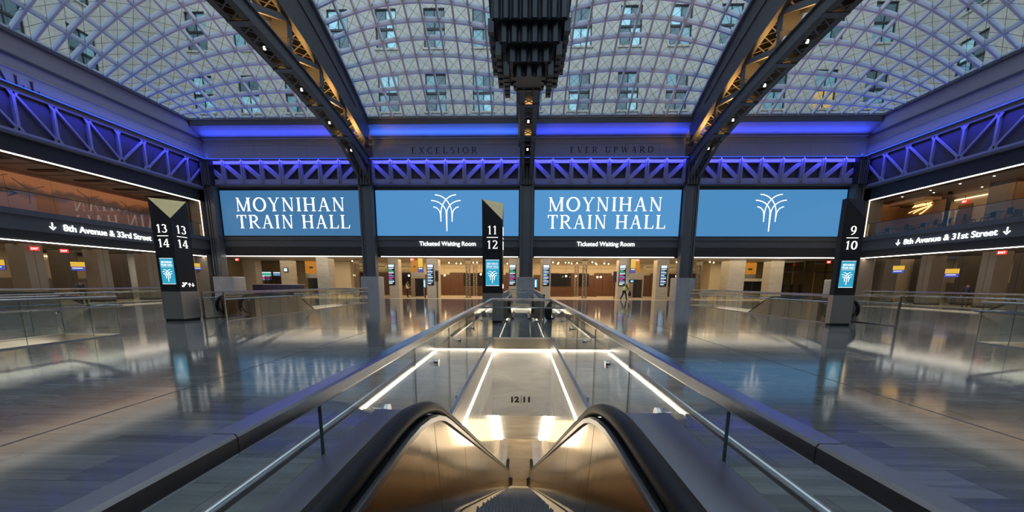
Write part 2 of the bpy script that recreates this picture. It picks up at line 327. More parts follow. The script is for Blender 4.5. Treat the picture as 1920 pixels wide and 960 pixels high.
def serif(text, h, track=.06):
    """returns (width, list of polygons) with cap height h"""
    x = 0; out = []
    for ch in text:
        w, ps = GL[ch]
        for p in ps: out.append([((x+a)*h, b*h) for a, b in p])
        x += w+track
    return (x-track)*h, out
def put_polys(polys, org, ux, uz, depth, width=None, scalex=1):
    """extruded polygons laid in the plane (ux, uz) at org, standing proud by depth along the normal"""
    ux = Vector(ux); uz = Vector(uz); n = ux.cross(uz); m = MB(); org = Vector(org)
    for k, p in enumerate(polys):
        a = [org+ux*(x*scalex)+uz*y+n*(depth+.0004*(k % 7)) for x, y in p]; b = [org+ux*(x*scalex)+uz*y for x, y in p]; c = len(p)
        m.add(a+b, [tuple(range(c)), tuple(reversed(range(c, 2*c)))]+[(i, i+c, (i+1) % c+c, (i+1) % c) for i in range(c)])
    return m
def serif_on(text, h, org, ux, width=None, depth=.03, track=.06, align='l'):
    w, ps = serif(text, h, track); sx = (width/w) if width else 1
    if align == 'c': org = Vector(org)-Vector(ux)*(w*sx/2)
    return put_polys(ps, org, ux, (0, 0, 1), depth, scalex=sx)
def sans_mesh(text, h, org, ux, width, depth, matn, parent, name='lettering', bold=.02, shear=0):
    cu = bpy.data.curves.new('t', 'FONT'); cu.body = text; cu.size = 1; cu.extrude = 0; cu.offset = bold; cu.shear = shear
    to = bpy.data.objects.new('t', cu); COL.objects.link(to); bpy.context.view_layer.update()
    me = bpy.data.meshes.new_from_object(to.evaluated_get(bpy.context.evaluated_depsgraph_get())); bpy.data.objects.remove(to)
    xs = [v.co.x for v in me.vertices]; x0, x1 = min(xs), max(xs)
    ux = Vector(ux); n = ux.cross(Vector((0, 0, 1))); s = h/.73; sx = (width/(x1-x0)) if width else s
    off = worldloc(parent)
    for v in me.vertices: v.co = Vector(org)+ux*((v.co.x-x0)*sx)+Vector((0, 0, v.co.y*s))+n*depth-off
    bm = bmesh.new(); bm.from_mesh(me)
    r = bmesh.ops.extrude_face_region(bm, geom=bm.faces[:])
    for v in [g for g in r['geom'] if isinstance(g, bmesh.types.BMVert)]: v.co -= n*depth*.9
    bm.to_mesh(me); bm.free(); me.materials.clear(); me.materials.append(MATS[matn])
    o = bpy.data.objects.new(name, me); COL.objects.link(o); o.parent = parent; return o
def logo_polys(s, t=.035):
    """arching tree emblem, height s, centred on x=0, bottom at 0"""
    H = 208.0; f = lambda x, y: ((x-594)/H, (340-y)/H)
    segs = []
    def q(end, joint, bot):
        xe, ye = f(*end); xj, yj = f(*joint); xb, yb = f(*bot); pts = [(xe+(xj-xe)*sin(a*pi/20), yj+(ye-yj)*cos(a*pi/20)) for a in range(11)]+[(xb, yb)]; segs.append(pts)
    q((528, 135), (626, 245), (626, 286)); q((652, 135), (560, 245), (560, 286)); q((505, 167), (592, 240), (594, 340)); q((678, 167), (596, 240), (594, 338))
    q((517, 203), (558, 250), (560, 270)); q((667, 203), (628, 250), (626, 270))
    out = []
    for p in segs: out += pen([(x*s, y*s) for x, y in p], t*s, t*s)
    return out
ARROW = [[(-.07, .35), (.07, .35), (.07, 1), (-.07, 1)], [(-.36, .42), (-.26, .52), (.05, .10), (0, 0)], [(.36, .42), (.26, .52), (-.05, .10), (0, 0)]]
# ============================================================ LARGE STRUCTURE
def rects_minus(r, holes):
    out = [r]
    for h in holes:
        nx = []
        for (a, b, c, d) in out:
            if h[0] >= b-1e-6 or h[1] <= a+1e-6 or h[2] >= d-1e-6 or h[3] <= c+1e-6: nx.append((a, b, c, d)); continue
            if h[0] > a: nx.append((a, h[0], c, d))
            if h[1] < b: nx.append((h[1], b, c, d))
            x0, x1 = max(a, h[0]), min(b, h[1])
            if h[2] > c: nx.append((x0, x1, c, h[2]))
            if h[3] < d: nx.append((x0, x1, h[3], d))
        out = nx
    return out
HW = .84
HOLES = [(cx-HW, cx+HW, y0-3.9, y0+8.5) for cx, y0 in WELLS]
TEDGE = 34.85
m = MB()
for r in rects_minus((XL-.3, XR+.3, NEAR, TEDGE), HOLES): m.box(r[0], r[1], r[2], r[3], -.30, -.004)
floor_o = struct(m, 'floor', 'perforated')
def tile_geo(mb, a, b, c, d):
    g = .0018
    return mb.add([(a+g, c+g, 0), (b-g, c+g, 0), (b-g, d-g, 0), (a+g, d-g, 0), (a+g, c+g, -.004), (b-g, c+g, -.004), (b-g, d-g, -.004), (a+g, d-g, -.004)],
                  [(0, 1, 2, 3), (0, 4, 5, 1), (1, 5, 6, 2), (2, 6, 7, 3), (3, 7, 4, 0)])
tiles = []
for j in range(int(floor(NEAR/TY)), int(TEDGE/TY)+1):
    o = (j % 2)*TX/2
    for i in range(int(floor(XL/TX))-1, int(XR/TX)+2):
        a, c = i*TX+o, j*TY; r = (max(a, XL-.3), min(a+TX, XR+.3), max(c, NEAR), min(c+TY, TEDGE))
        if r[1]-r[0] < .02 or r[3]-r[2] < .02: continue
        ps = rects_minus(r, HOLES); whole = len(ps) == 1 and ps[0] == r and abs(r[1]-r[0]-TX) < 1e-5 and abs(r[3]-r[2]-TY) < 1e-5
        cx, cy = (r[0]+r[1])/2, (r[2]+r[3])/2
        d = sqrt(cx*cx+cy*cy) if (cy > .5 and abs(cx) < cy*1.5+.6 and cy > .9) else 99
        for p in ps:
            if p[1]-p[0] > .02 and p[3]-p[2] > .02: tiles.append((d if whole else d+50, whole, p))
tiles.sort(key=lambda t: t[0])
tile_me = tile_geo(MB(), -TX/2, TX/2, -TY/2, TY/2).mesh('floor_tile', 'floor_marble')
rest = MB(); cnt = 0
for d, whole, p in tiles:
    if whole and cnt < 298:
        o = bpy.data.objects.new('floor_tile', tile_me); COL.objects.link(o); o.parent = floor_o; o.location = ((p[0]+p[1])/2, (p[2]+p[3])/2, 0); cnt += 1
    else: tile_geo(rest, *p)
tag(rest.build('floor_tile_field', 'floor_marble', floor_o), kind='stuff')
struct(box(-33, 36, TEDGE, 46.3, -.3, .0), 'floor', 'lobby_stone')
struct(box(-38, XL-.3, NEAR, TEDGE, -.3, 0), 'floor', 'lobby_stone'); struct(box(XR+.3, 38.6, NEAR, TEDGE, -.3, 0), 'floor', 'lobby_stone')
# ---- far wall bands
wf = MB()
wf.box(XL-7, XR+7, FAR, FAR+.4, 4.83, 12.5)
wall_far = struct(wf, 'wall_far', 'fascia_grey')
soffit_far = struct(MB().box(XL, XR, FAR-.02, FAR+1.2, 3.97, 4.80), 'trim_1', 'dark_soffit')
struct(MB().box(XL, XR, FAR-.10, FAR, 5.42, 5.50).box(XL, XR, FAR-.06, FAR, 5.50, 5.74), 'trim_2', 'steel_grey', wall_far)
struct(MB().box(XL, XR, FAR-.03, FAR, 9.84, 10.06), 'trim_3', 'dark_soffit', wall_far)
struct(MB().prism([(FAR, 10.04), (FAR-.30, 10.10), (FAR-.38, 10.2), (FAR-.34, 10.31), (FAR, 10.31)], XL, XR, 'x'), 'trim_4', 'fascia_grey', wall_far)
struct(box(XL, XR, FAR-.012, FAR, 10.31, 12.45), 'trim_5', 'perforated', wall_far)
wall_frieze = struct(box(XL, XR, FAR+.0, FAR+.3, 12.4, 14.3), 'wall_frieze', 'steel_grey')
# frieze panels of the far wall, one per joint
for k in range(4):
    a = [-29, -13.5, .95, 15.4][k]; b = [-14.75, -.3, 14.15, 29.6][k]; n = 6
    for i in range(n):
        x0, x1 = a+(b-a)*i/n, a+(b-a)*(i+1)/n
        o = MB().box(x0+.006, x1-.006, FAR-.06, FAR+.3, 12.52, 13.68).box(x0+.006, x1-.006, FAR-.02, FAR+.3, 13.68, 14.12).build('frieze_panel', 'frieze_panel', wall_frieze)
struct(MB().box(XL, XR, FAR-.12, FAR+.2, 13.66, 13.72).box(XL, XR, FAR-.28, FAR+.2, 14.10, 14.18), 'trim_6', 'frieze_panel', wall_far)
# sloped cove and curb under the skylights
struct(MB().prism([(34.62, 14.15), (33.3, 14.86), (33.3, 15.0), (34.7, 14.4)], XL, XR, 'x'), 'trim_8', 'frieze_panel', wall_far)
struct(MB().prism([(33.3, 14.84), (33.22, 14.86), (33.16, 15.5), (33.5, 15.5), (33.5, 14.9)], XL, XR, 'x').box(XL, XR, 33.1, 33.2, 15.32, 15.42), 'trim_9', 'steel_grey', wall_far)
tag(box(XL, XR, FAR-.30, FAR-.26, 12.43, 12.49).build('blue_light_strip', 'blue_led', wall_frieze), label='glowing blue light strip')
struct(box(XL, XR, FAR-.36, FAR, 12.38, 12.425), 'trim_10', 'steel_grey', wall_far)
# ---- side walls
def side_wall(name, X, s, col2):
    """s = +1 when the wall's outside lies towards +x"""
    def bx(a, b, y0, y1, z0, z1): x0, x1 = sorted((X+s*a, X+s*b)); return MB().box(x0, x1, y0, y1, z0, z1)
    Y0, Y1 = NEAR, FAR
    w = struct(bx(0, .4, Y0, Y1, 12.5, 14.12), name, 'frieze_panel')
    struct(bx(0.0, 1.0, Y0, Y1, 8.70, 9.72), 'trim_11', 'dark_soffit', w); struct(bx(-.22, .3, Y0, Y1, 9.70, 9.86), 'trim_12', 'fascia_grey', w)
    struct(bx(0.02, .3, Y0, Y1, 9.86, 12.45), 'trim_13', 'perforated', w)
    struct(bx(-.05, .4, Y0, Y1, 13.36, 13.42), 'trim_14', 'frieze_panel', w); struct(bx(-.18, .4, Y0, Y1, 14.06, 14.16), 'trim_15', 'steel_grey', w)
    struct(bx(-.02, .6, Y0, 34.9, 14.16, 15.36), 'trim_16', 'frieze_panel', w); struct(bx(-.25, .6, Y0, 33.3, 15.22, 15.42), 'trim_17', 'steel_grey', w)
    struct(bx(-.10, .3, Y0, Y1, 5.05, 5.62), 'trim_18', 'steel_grey', w) if 0 else None
    struct(bx(-.02, .5, Y0, Y1, 4.45, 5.30), 'trim_19', 'fascia_grey', w); struct(bx(-.16, .5, Y0, Y1, 5.30, 5.62), 'trim_20', 'steel_grey', w)
    struct(bx(.02, 1.2, Y0, Y1, 3.87, 4.45), 'trim_21', 'dark_soffit', w)
    tag(bx(-.30, -.26, Y0, Y1, 12.43, 12.50).build('blue_light_strip', 'blue_led', w), label='glowing blue light strip')
    struct(bx(-.34, 0, Y0, Y1, 12.38, 12.425), 'trim_22', 'steel_grey', w)
    bx(-.02, .05, Y0, 33.4, 8.64, 8.70).build('light_strip', 'led_white', w); bx(-.02, .05, Y0, 33.4, 3.81, 3.86).build('light_strip', 'led_white', w)
    bx(-.02, .03, 33.37, 33.42, 5.6, 8.7).build('light_strip', 'led_wash', w)
    struct(bx(0, 1.2, 33.42, FAR, 5.6, 9.7), 'trim_23', 'concrete_pier', w); struct(bx(0, 1.2, 33.42, FAR, 0, 4), 'trim_24', 'concrete_pier', w)
    for i in range(14):                                      # frieze panel joints
        y = Y0+1.5+i*3.3
    # storeys behind
    struct(bx(.5, 9, Y0, FAR, 3.88, 4.0), 'ceiling', 'ceiling_panel', None); struct(bx(.3, 9, Y0, FAR, 4.0, 5.5), 'floor', 'lounge_floor', None)
    struct(bx(.5, 7, Y0, FAR, 8.72, 8.9), 'ceiling', 'ceiling_panel', None)
    struct(bx(9, 9.4, Y0, FAR+2, 0, 9), 'wall_back', 'warm_wall', None)
    struct(bx(.3, 9, FAR, FAR+.3, 0, 9), 'wall_back', 'warm_wall', None); struct(bx(-.3, 9, NEAR-.3, NEAR, 0, 9), 'wall_back', 'warm_wall', None)
    for k in range(3):                                       # dark slots across the low ceiling
        struct(bx(1.2+k*1.5, 1.45+k*1.5, Y0, FAR, 3.84, 3.879), 'trim_25', 'dark_soffit', w)
    # girder: posts and diagonals
    g = thing('wall_girder', ('left' if s < 0 else 'right')+' side wall steel girder washed in blue light above the balcony', 'girder', (X, YC, 9.86))
    bx(-.16, .05, Y0, Y1, 12.12, 12.38).build('chord', 'girder_paint', g); bx(-.16, .05, Y0, Y1, 9.86, 10.02).build('chord', 'girder_paint', g)
    ys = [34.3-1.80*i for i in range(25)]
    for i, y in enumerate(ys):
        if y < Y0: break
        MB().box(*sorted((X-s*.15, X+s*.02)), y-.07, y+.07, 10.0, 12.15).build('post', 'girder_paint', g)
        MB().prism([(y-.28, 12.15), (y+.28, 12.15), (y+.07, 11.8), (y-.07, 11.8)], X-s*.13, X-s*.10, 'x').prism([(y-.28, 10.0), (y+.28, 10.0), (y+.07, 10.35), (y-.07, 10.35)], X-s*.13, X-s*.10, 'x').build('gusset_plate', 'girder_paint', g)
        if i+1 < len(ys) and ys[i+1] > Y0:
            y2 = ys[i+1]
            a, b = ((y, 12.1), (y2, 10.05)) if i < 4 else ((y, 10.05), (y2, 12.1))
            MB().beam((X-s*.1, a[0], a[1]), (X-s*.1, b[0], b[1]), .10, .12).build('diagonal', 'girder_paint', g)
    return w
wall_left = side_wall('wall_left', XL, -1, None); wall_right = side_wall('wall_right', XR, 1, None)
struct(box(XL-9, XR+9, NEAR-.4, NEAR, 0, 15.6), 'wall_near', 'fascia_grey')
# near wall lights strip, seen only by reflection
# far wall light strips + ceiling of lobby
box(XL+1, TRX[0]-.8, FAR-.04, FAR+.02, 3.91, 3.965).build('light_strip', 'led_white', soffit_far)
for a, b in ((TRX[0]+.9, TRX[1]-.75), (TRX[1]+.75, TRX[2]-.9), (TRX[2]+.8, XR-1)):
    box(a, b, FAR-.04, FAR+.02, 3.91, 3.965).build('light_strip', 'led_white', soffit_far)
struct(box(XL-7, XR+7, FAR+.02, 46.3, 3.97, 4.1), 'ceiling', 'ceiling_panel')
struct(box(XL-7, XR+7, 46, 46.4, 0, 4), 'wall_back', 'warm_wall')
struct(box(XL-4.2, XL-4, FAR, 46, 0, 4), 'wall_back', 'warm_wall'); struct(box(XR+4, XR+4.2, FAR, 46, 0, 4), 'wall_back', 'warm_wall')
# outside: roof around the skylights, stone wings with windows
roof = MB()
roof.box(XL-10, XR+10, 33.45, 42.2, 15.0, 15.3).box(XL-10, XL-.4, NEAR-10, 33.5, 15.0, 15.3).box(XR+.4, XR+10, NEAR-10, 33.5, 15.0, 15.3).box(XL-10, XR+10, NEAR-10, NEAR+1.1, 15.0, 15.4)
struct(roof, 'ceiling', 'roof_felt')
def wing(name, label, p0, ux, length, n, offs, mz=(25.7, 19.6, 31.8, 13.6+.1)):
    """stone wing: wall plane from p0 along ux; nrm points to the hall"""
    ux = Vector(ux); nn = ux.cross(Vector((0, 0, 1)))
    t = thing(name, label, 'building', p0)
    p0 = Vector(p0); m = MB()
    wins = [(offs+5.05*i, z) for i in range(n) for z in mz]
    def pl(m, a, b, z0, z1, d0, d1):
        q = [p0+ux*a+nn*d0, p0+ux*b+nn*d0, p0+ux*b+nn*d1, p0+ux*a+nn*d1]
        return m.add([(v.x, v.y, z0) for v in q]+[(v.x, v.y, z1) for v in q], [(0, 3, 2, 1), (4, 5, 6, 7), (0, 1, 5, 4), (1, 2, 6, 5), (2, 3, 7, 6), (3, 0, 4, 7)])
    holes = [(a, a+2.2, z, z+3.7) for a, z in wins]
    for r in rects_minus((0, length, 12, 37.5), holes): pl(m, r[0], r[1], r[2], r[3], -.4, 0)
    m.build('wall', 'facade_stone', t)
    for a, z in wins:
        if z+3.7 < 15.2: continue
        f = pl(pl(pl(pl(pl(MB(), a, a+.10, z, z+3.7, -.30, -.12), a+2.1, a+2.2, z, z+3.7, -.30, -.12), a, a+2.2, z, z+.1, -.30, -.12), a, a+2.2, z+3.6, z+3.7, -.30, -.12), a, a+2.2, z+1.75, z+1.95, -.30, -.12)
        pl(f, a+1.06, a+1.14, z, z+3.7, -.28, -.14)
        fo = f.build('window', 'black_panel', t)
        for k, (q0, q1) in enumerate(((.1, 1.75), (1.95, 3.6))):
            lit = random.random() < .03
            for h0, h1 in ((.1, 1.06), (1.14, 2.1)):
                pl(MB(), a+h0, a+h1, z+q0, z+q1, -.24, -.22).build('pane', 'window_lit' if lit else 'facade_glass', fo)
        pl(MB(), a-.15, a+2.35, z-.18, z, -.05, .12).build('sill', 'facade_stone', fo)
    return t
wing('stone_building', 'weathered stone wing with tall windows straight beyond the far end of the skylights', (-39, 42, 12), (1, 0, 0), 78.6, 15, 3.3)
wing('stone_building', 'stone wing beyond the left skylight, windows seen at a slant', (-39, -20, 12), (0, 1, 0), 62, 11, 3.2)
wing('stone_building', 'stone wing beyond the right skylight, windows seen at a slant', (39.6, 42, 12), (0, -1, 0), 62, 11, 3.9)
# ============================================================ SKYLIGHTS
V0 = 21.2
def zsky(k, u, Y):
    v = (Y-YC)/V0; A = max(0, 1-v*v)
    e = 1.0 if k in (1, 2) else sin(pi/2*(u if k == 0 else 1-u))
    return 15.42+A*(5.9*e+(2.4 if k in (1, 2) else 2.2)*4*u*(1-u))
SKX = [(XL+.1, TRX[0]-.85), (TRX[0]+.85, TRX[1]-.85), (TRX[1]+.85, TRX[2]-.85), (TRX[2]+.85, XR-.1)]
NU, NV = 12, 46
SKL = ['leftmost vaulted glass skylight, its grid of pale ribs tinted blue, running to the left wall', 'vaulted glass skylight between the left truss and the clock truss',
       'vaulted glass skylight between the clock truss and the right truss', 'rightmost vaulted glass skylight, its grid of pale ribs tinted blue, running to the right wall']
for k, (xa, xb) in enumerate(SKX):
    t = thing('skylight', SKL[k], 'skylight', ((xa+xb)/2, YC, 15.4), 'vaulted skylights between the roof trusses')
    Ys = [33.2-(V0*2)*j/NV for j in range(NV+1)]; us = [i/NU for i in range(NU+1)]
    P = lambda u, Y, d=0: Vector((xa+(xb-xa)*u, Y, zsky(k, u, Y)+d))
    for j, Y in enumerate(Ys):
        w = .13 if 0 < j < NV else .18
        MB().sweep([P(u, Y) for u in us], [(-w/2, -.16), (w/2, -.16), (w/2, .12), (-w/2, .12)], side=(0, 1, 0)).build('cross_rib', 'rib_paint', t)
    for i, u in enumerate(us):
        w = .12 if 0 < i < NU else .18
        MB().sweep([P(u, Y) for Y in Ys], [(-w/2, -.16), (w/2, -.16), (w/2, .12), (-w/2, .12)], side=(1, 0, 0)).build('long_rib', 'rib_paint', t)
    cells = []
    for j in range(NV):
        for i in range(NU):
            c = P((us[i]+us[i+1])/2, (Ys[j]+Ys[j+1])/2); ce = c-Vector((0, 0, EYE))
            dz = ce.dot(w_); px = FPX*ce.dot(R_)/dz if dz > .5 else 9e9; py = 640-FPX*ce.dot(U_)/dz if dz > .5 else 9e9
            vis = abs(px) < 980 and -20 < py < 960 and dz > .5
            cells.append((ce.length if vis else 500+ce.length, i, j))
    cells.sort(); rest = MB(); cab = MB()
    for n, (d, i, j) in enumerate(cells):
        g = .03; a = P(us[i], Ys[j], g); b = P(us[i+1], Ys[j], g); c = P(us[i+1], Ys[j+1], g); e = P(us[i], Ys[j+1], g)
        if n < 296 and d < 500: MB().add([a, b, c, e], [(0, 1, 2, 3)]).build('glass_pane', 'sky_glass', t)
        else: rest.add([a, b, c, e], [(0, 1, 2, 3)])
        if d < 500 or j % 2 == 0:
            q = Vector((0, 0, -.06))
            cab.tube([a+q, c+q], .012, 3); cab.tube([b+q, e+q], .012, 3)
    tag(rest.build('glass_pane_field', 'sky_glass', t), kind='stuff'); tag(cab.build('bracing_cable', 'cable_steel', t), kind='stuff')
# ============================================================ ROOF TRUSSES
zb = lambda Y: 14.65-.0064*(Y-YC)**2            # underside of bottom chord
zu = lambda Y: 17.65-.0095*(Y-YC)**2            # underside of upper chord
ze = lambda Y: 15.42+5.9*(1-((Y-YC)/V0)**2)     # skylight edge
TRL = ['left roof truss crossing the hall over the leftmost screen, amber light inside', 'middle roof truss carrying the big clock', 'right roof truss crossing the hall over the rightmost screen, amber light inside']
ENDS = (NEAR+.4, 33.7)
for k, X in enumerate(TRX):
    t = thing('roof_truss', TRL[k], 'truss', (X, YC, 12), 'steel roof trusses')
    W = .60
    Yl = [ENDS[0]+(ENDS[1]-ENDS[0])*i/36 for i in range(37)]
    for s in (-1, 1):
        # bottom chord: channel with flanges
        prof = [(-.10, 0), (.10, 0), (.10, .06), (-.02, .06), (-.02, .80), (.10, .80), (.10, .86), (-.10, .86)] if s > 0 else [(-.10, 0), (.10, 0), (.10, .86), (-.10, .86), (-.10, .80), (.02, .80), (.02, .06), (-.10, .06)]
        MB().sweep([(X+s*(W-.1), Y, zb(Y)) for Y in Yl], prof, side=(1, 0, 0)).build('bottom_chord', 'truss_steel', t)
        MB().sweep([(X+s*(W-.17), Y, zb(Y)-.005) for Y in Yl], [(-.17, 0), (.17, 0), (.17, .03), (-.17, .03)], side=(1, 0, 0)).build('cover_plate', 'truss_steel', t)
        # upper chord: plate up to the skylight curb, with mouldings
        pl = MB()
        for a, b in zip(Yl[:-1], Yl[1:]):
            if ze(b) < zu(b)+.3 or ze(a) < zu(a)+.3: pass
            x0, x1 = X+s*(W-.05), X+s*(W+.10)
            za, zc = zu(a), zu(b); ta, tb = max(ze(a), za+.6), max(ze(b), zc+.6)
            pl.add([(x0, a, za), (x0, b, zc), (x1+s*.1, b, tb), (x1+s*.1, a, ta), (x0-s*.1, a, za), (x0-s*.1, b, zc), (x1, b, tb), (x1, a, ta)], [(0, 1, 2, 3), (7, 6, 5, 4), (0, 4, 5, 1), (2, 6, 7, 3), (0, 3, 7, 4), (1, 5, 6, 2)])
        pl.build('side_plate', 'truss_steel', t)
        MB().sweep([(X+s*(W-.05), Y, zu(Y)) for Y in Yl], [(-.22, -.02), (.14, -.02), (.14, .06), (-.22, .06)], side=(1, 0, 0)).build('upper_chord', 'truss_steel', t)
        MB().sweep([(X+s*(W+.06), Y, zu(Y)+.55*(ze(Y)-zu(Y))) for Y in Yl[:-2]], [(-.10, 0), (.10, 0), (.10, .10), (-.10, .10)], side=(1, 0, 0)).build('moulding', 'truss_steel', t)
        MB().sweep([(X+s*(W+.22), Y, max(ze(Y), zu(Y)+.6)) for Y in Yl], [(-.10, -.25), (.10, -.25), (.10, .08), (-.10, .08)], side=(1, 0, 0)).build('curb', 'fascia_grey', t)
    MB().sweep([(X, Y, max(ze(Y), zu(Y)+.6)+.02) for Y in Yl], [(-W-.2, 0), (W+.2, 0), (W+.2, .06), (-W-.2, .06)], side=(1, 0, 0)).build('cap_plate', 'truss_steel', t)
    MB().sweep([(X, Y, zb(Y)+.84) for Y in Yl], [(-W+.12, 0), (W-.12, 0), (W-.12, .02), (-W+.12, .02)], side=(1, 0, 0)).build('inner_plate', 'dark_soffit', t)
    nodes = [33.2-3.3*i for i in range(14) if 33.2-3.3*i > NEAR+.3]
    for i, Y in enumerate(nodes):
        MB().box(X-W, X+W, Y-.2, Y+.2, zb(Y)-.02, zb(Y)+.02).build('batten_plate', 'truss_steel', t)
        MB().box(X-W+.1, X+W-.1, Y-.25, Y+.25, zu(Y)-.95, zu(Y)+.0).build('cross_frame', 'truss_steel', t) if 1 < i < 12 else None
        for s in (-1, 1):
            x = X+s*(W-.16)
            MB().beam((x, Y, zb(Y)+.8), (x, Y, zu(Y)+.1), .14, .26, (0, 1, 0)).build('post', 'truss_steel', t)
            if i+1 < len(nodes):
                Z = nodes[i+1]; far = (Y > YC)
                pa, pb = ((x, Z, zb(Z)+.8), (x, Y, zu(Y)+.1)) if far else ((x, Z, zu(Z)+.1), (x, Y, zb(Y)+.8))
                if i > 0: MB().beam(pa, pb, .16, .30).build('diagonal', 'truss_steel', t)
        if i+1 < len(nodes):
            Z = nodes[i+1]; nl = 5; lc = MB(); lu = MB()
            for q in range(nl):
                y0, y1 = Y+(Z-Y)*(q+.3)/(nl+.4), Y+(Z-Y)*(q+1.1)/(nl+.4)
                for s in (-1, 1):
                    lc.beam((X-s*.36, y0, zb(y0)+.015), (X+s*.36, y1, zb(y1)+.015), .07, .025); lu.beam((X-s*.42, y0, zu(y0)), (X+s*.42, y1, zu(y1)), .07, .03)
            lc.build('lacing', 'truss_steel', t); lu.build('upper_lacing', 'truss_steel', t)
            ym = (Y+Z)/2
            l = tag(MB().tube([(X, ym, zb(ym)-.03), (X, ym, zb(ym)+.1)], .065, 10, side=(1, 0, 0)).build('downlight', 'lamp_white', t), label='small lit downlight')
            pt = bpy.data.lights.new('truss_lamp', 'AREA'); pt.shape = 'RECTANGLE'; pt.size = .5; pt.size_y = 1.6; pt.energy = 120 if k != 1 else 30; pt.color = (1, .50, .13)
            po = bpy.data.objects.new('truss_lamp', pt); po.location = (X, ym, zb(ym)+.92); po.rotation_euler = (pi, 0, 0); COL.objects.link(po)
    # end brackets running down to the column
    for s in (-1, 1):
        MB().beam((X+s*.36, 30.6, zb(30.6)+.1), (X+s*.36, 33.75, 10.7), .26, .30).build('end_bracket', 'truss_steel', t)
# ============================================================ CLOCK
CX, CY = .14, 11.95
t = thing('hanging_clock', 'huge dark stepped clock with fluted sides hanging under the middle truss', 'clock', (CX, CY, 12))
tiers = [(1.03, 8.52, 11.7, 8), (.84, 8.06, 8.56, 6), (.63, 7.68, 8.10, 4), (.44, 7.42, 7.72, 3)]
for k, (h, z0, z1, n) in enumerate(tiers):
    h2 = h-.08
    MB().box(CX-h2, CX+h2, CY-h2, CY+h2, z0+.05, z1).build('core', 'clock_metal', t)
    for ax in range(4):
        for i in range(n):
            c = -h+2*h*(i+.5)/n; w = h/n*.92; fl = MB()
            pr = [(c-w, -h2), (c-w*.45, -h-.02), (c+w*.45, -h-.02), (c+w, -h2)]
            R = Matrix.Rotation(ax*pi/2, 2); pr = [R @ Vector(p) for p in pr]
            fl.prism([(CX+p.x, CY+p.y) for p in pr], z0, z1-.02*(k == 0), 'z')
            fl.build('flute', 'clock_metal', t)
# stepped wings seen from below: long fluted rods running front to back on each tier edge
for s in (-1, 1):
    for k, (h, z0, z1, n) in enumerate(tiers[:3]):
        for i in range(6):
            y = CY-h+.16+(2*h-.32)*i/5
            MB().box(CX+s*h-.10, CX+s*h+.06, y-.09, y+.09, z0-.28-.02*i, z0+.05).build('drop', 'clock_metal', t)
for ax, R in enumerate([Matrix.Rotation(a*pi/2, 3, 'Z') for a in range(4)]):
    d = MB(); n = 32
    def ring(r0, r1, y0, y1, m=d):
        for i in range(n):
            a, b = 2*pi*i/n, 2*pi*(i+1)/n
            q = [(r0, a, y0), (r1, a, y0), (r1, b, y0), (r0, b, y0), (r0, a, y1), (r1, a, y1), (r1, b, y1), (r0, b, y1)]
            m.add([Vector((CX, CY, 10.05))+R @ Vector((r*cos(t_), y, r*sin(t_))) for r, t_, y in q], [(0, 1, 2, 3), (7, 6, 5, 4), (0, 4, 5, 1), (1, 5, 6, 2), (2, 6, 7, 3), (3, 7, 4, 0)])
    ring(.80, .88, -1.15, -.95); b = d.build('bezel', 'clock_metal', t)
    d2 = MB(); d2.add([Vector((CX, CY, 10.05))+R @ Vector((.82*cos(2*pi*i/n), -1.08, .82*sin(2*pi*i/n))) for i in range(n)], [tuple(range(n))]); d2.build('dial', 'frieze_panel', t)
    hm = MB()
    for ang, ln, w in ((60, .42, .06), (150, .66, .04)):
        e = Vector((cos(radians(ang))*ln, -1.11, sin(radians(ang))*ln)); hm.beam(Vector((CX, CY, 10.05))+R @ Vector((0, -1.11, 0)), Vector((CX, CY, 10.05))+R @ e, w, .02, tuple(R @ Vector((0, 1, 0))))
    hm.build('clock_hands', 'black_panel', t)
for s in (-1, 1): MB().beam((CX+s*.35, CY, 11.6), (CX+s*.35, CY, 14.8), .12, .12).build('hanger', 'clock_metal', t)
# ============================================================ FAR COLUMNS, STONE BASES, GIRDERS, SCREENS
CL = ['left steel column between the first and second blue screens', 'middle steel column below the clock truss', 'right steel column between the third and fourth blue screens']
BL = ['pale stone block at the foot of the left steel column', 'pale stone block at the foot of the middle steel column, behind the far escalator rail', 'pale stone block at the foot of the right steel column']
def column(X, label, w=.60, z0=2.1):
    t = thing('steel_column', label, 'column', (X, 34.1, z0), 'riveted steel columns along the far wall')
    MB().box(X-w+.12, X+w-.12, 33.95, 34.05, z0, 10.1).box(X-w+.12, X+w-.12, 34.3, 34.4, z0, 10.1).build('web', 'steel_grey', t)
    for s in (-1, 1):
        a, b = sorted((X+s*w, X+s*(w-.16))); MB().box(a, b, 33.80, 34.49, z0, 10.1).build('flange', 'steel_grey', t)
        a, b = sorted((X+s*(w-.2), X+s*(w-.3))); MB().box(a, b, 33.88, 33.96, z0, 10.1).build('edge_strip', 'steel_grey', t)
    MB().box(X-w+.02, X+w-.02, 33.7, 34.49, 10.1, 12.3).build('capital_box', 'dark_soffit', t)
    for i in range(5):
        x = X-w+.1+i*(2*w-.2)/4; MB().box(x-.04, x+.04, 33.62, 33.7, 10.1, 12.0).build('fin', 'steel_grey', t)
def block(X, label, w=.82, y0=33.7, y1=35.1, h=2.08):
    m = MB().prism([(X-w, 0), (X+w, 0), (X+w, h-.06), (X+w-.06, h), (X-w+.06, h), (X-w, h-.06)], y0, y1)
    o = m.build('stone_block', 'base_stone', None, (X, (y0+y1)/2, 0)); return tag(o, label, 'column base', 'stone blocks under the steel columns')
for X, a, b in zip(TRX, CL, BL): column(X, a); block(X, b)
column(-28.42, 'steel column in the far left corner of the hall', .42, 2.09); column(28.98, 'steel column in the far right corner of the hall, half behind the pylon marked 9 and 10', .42, 2.09)
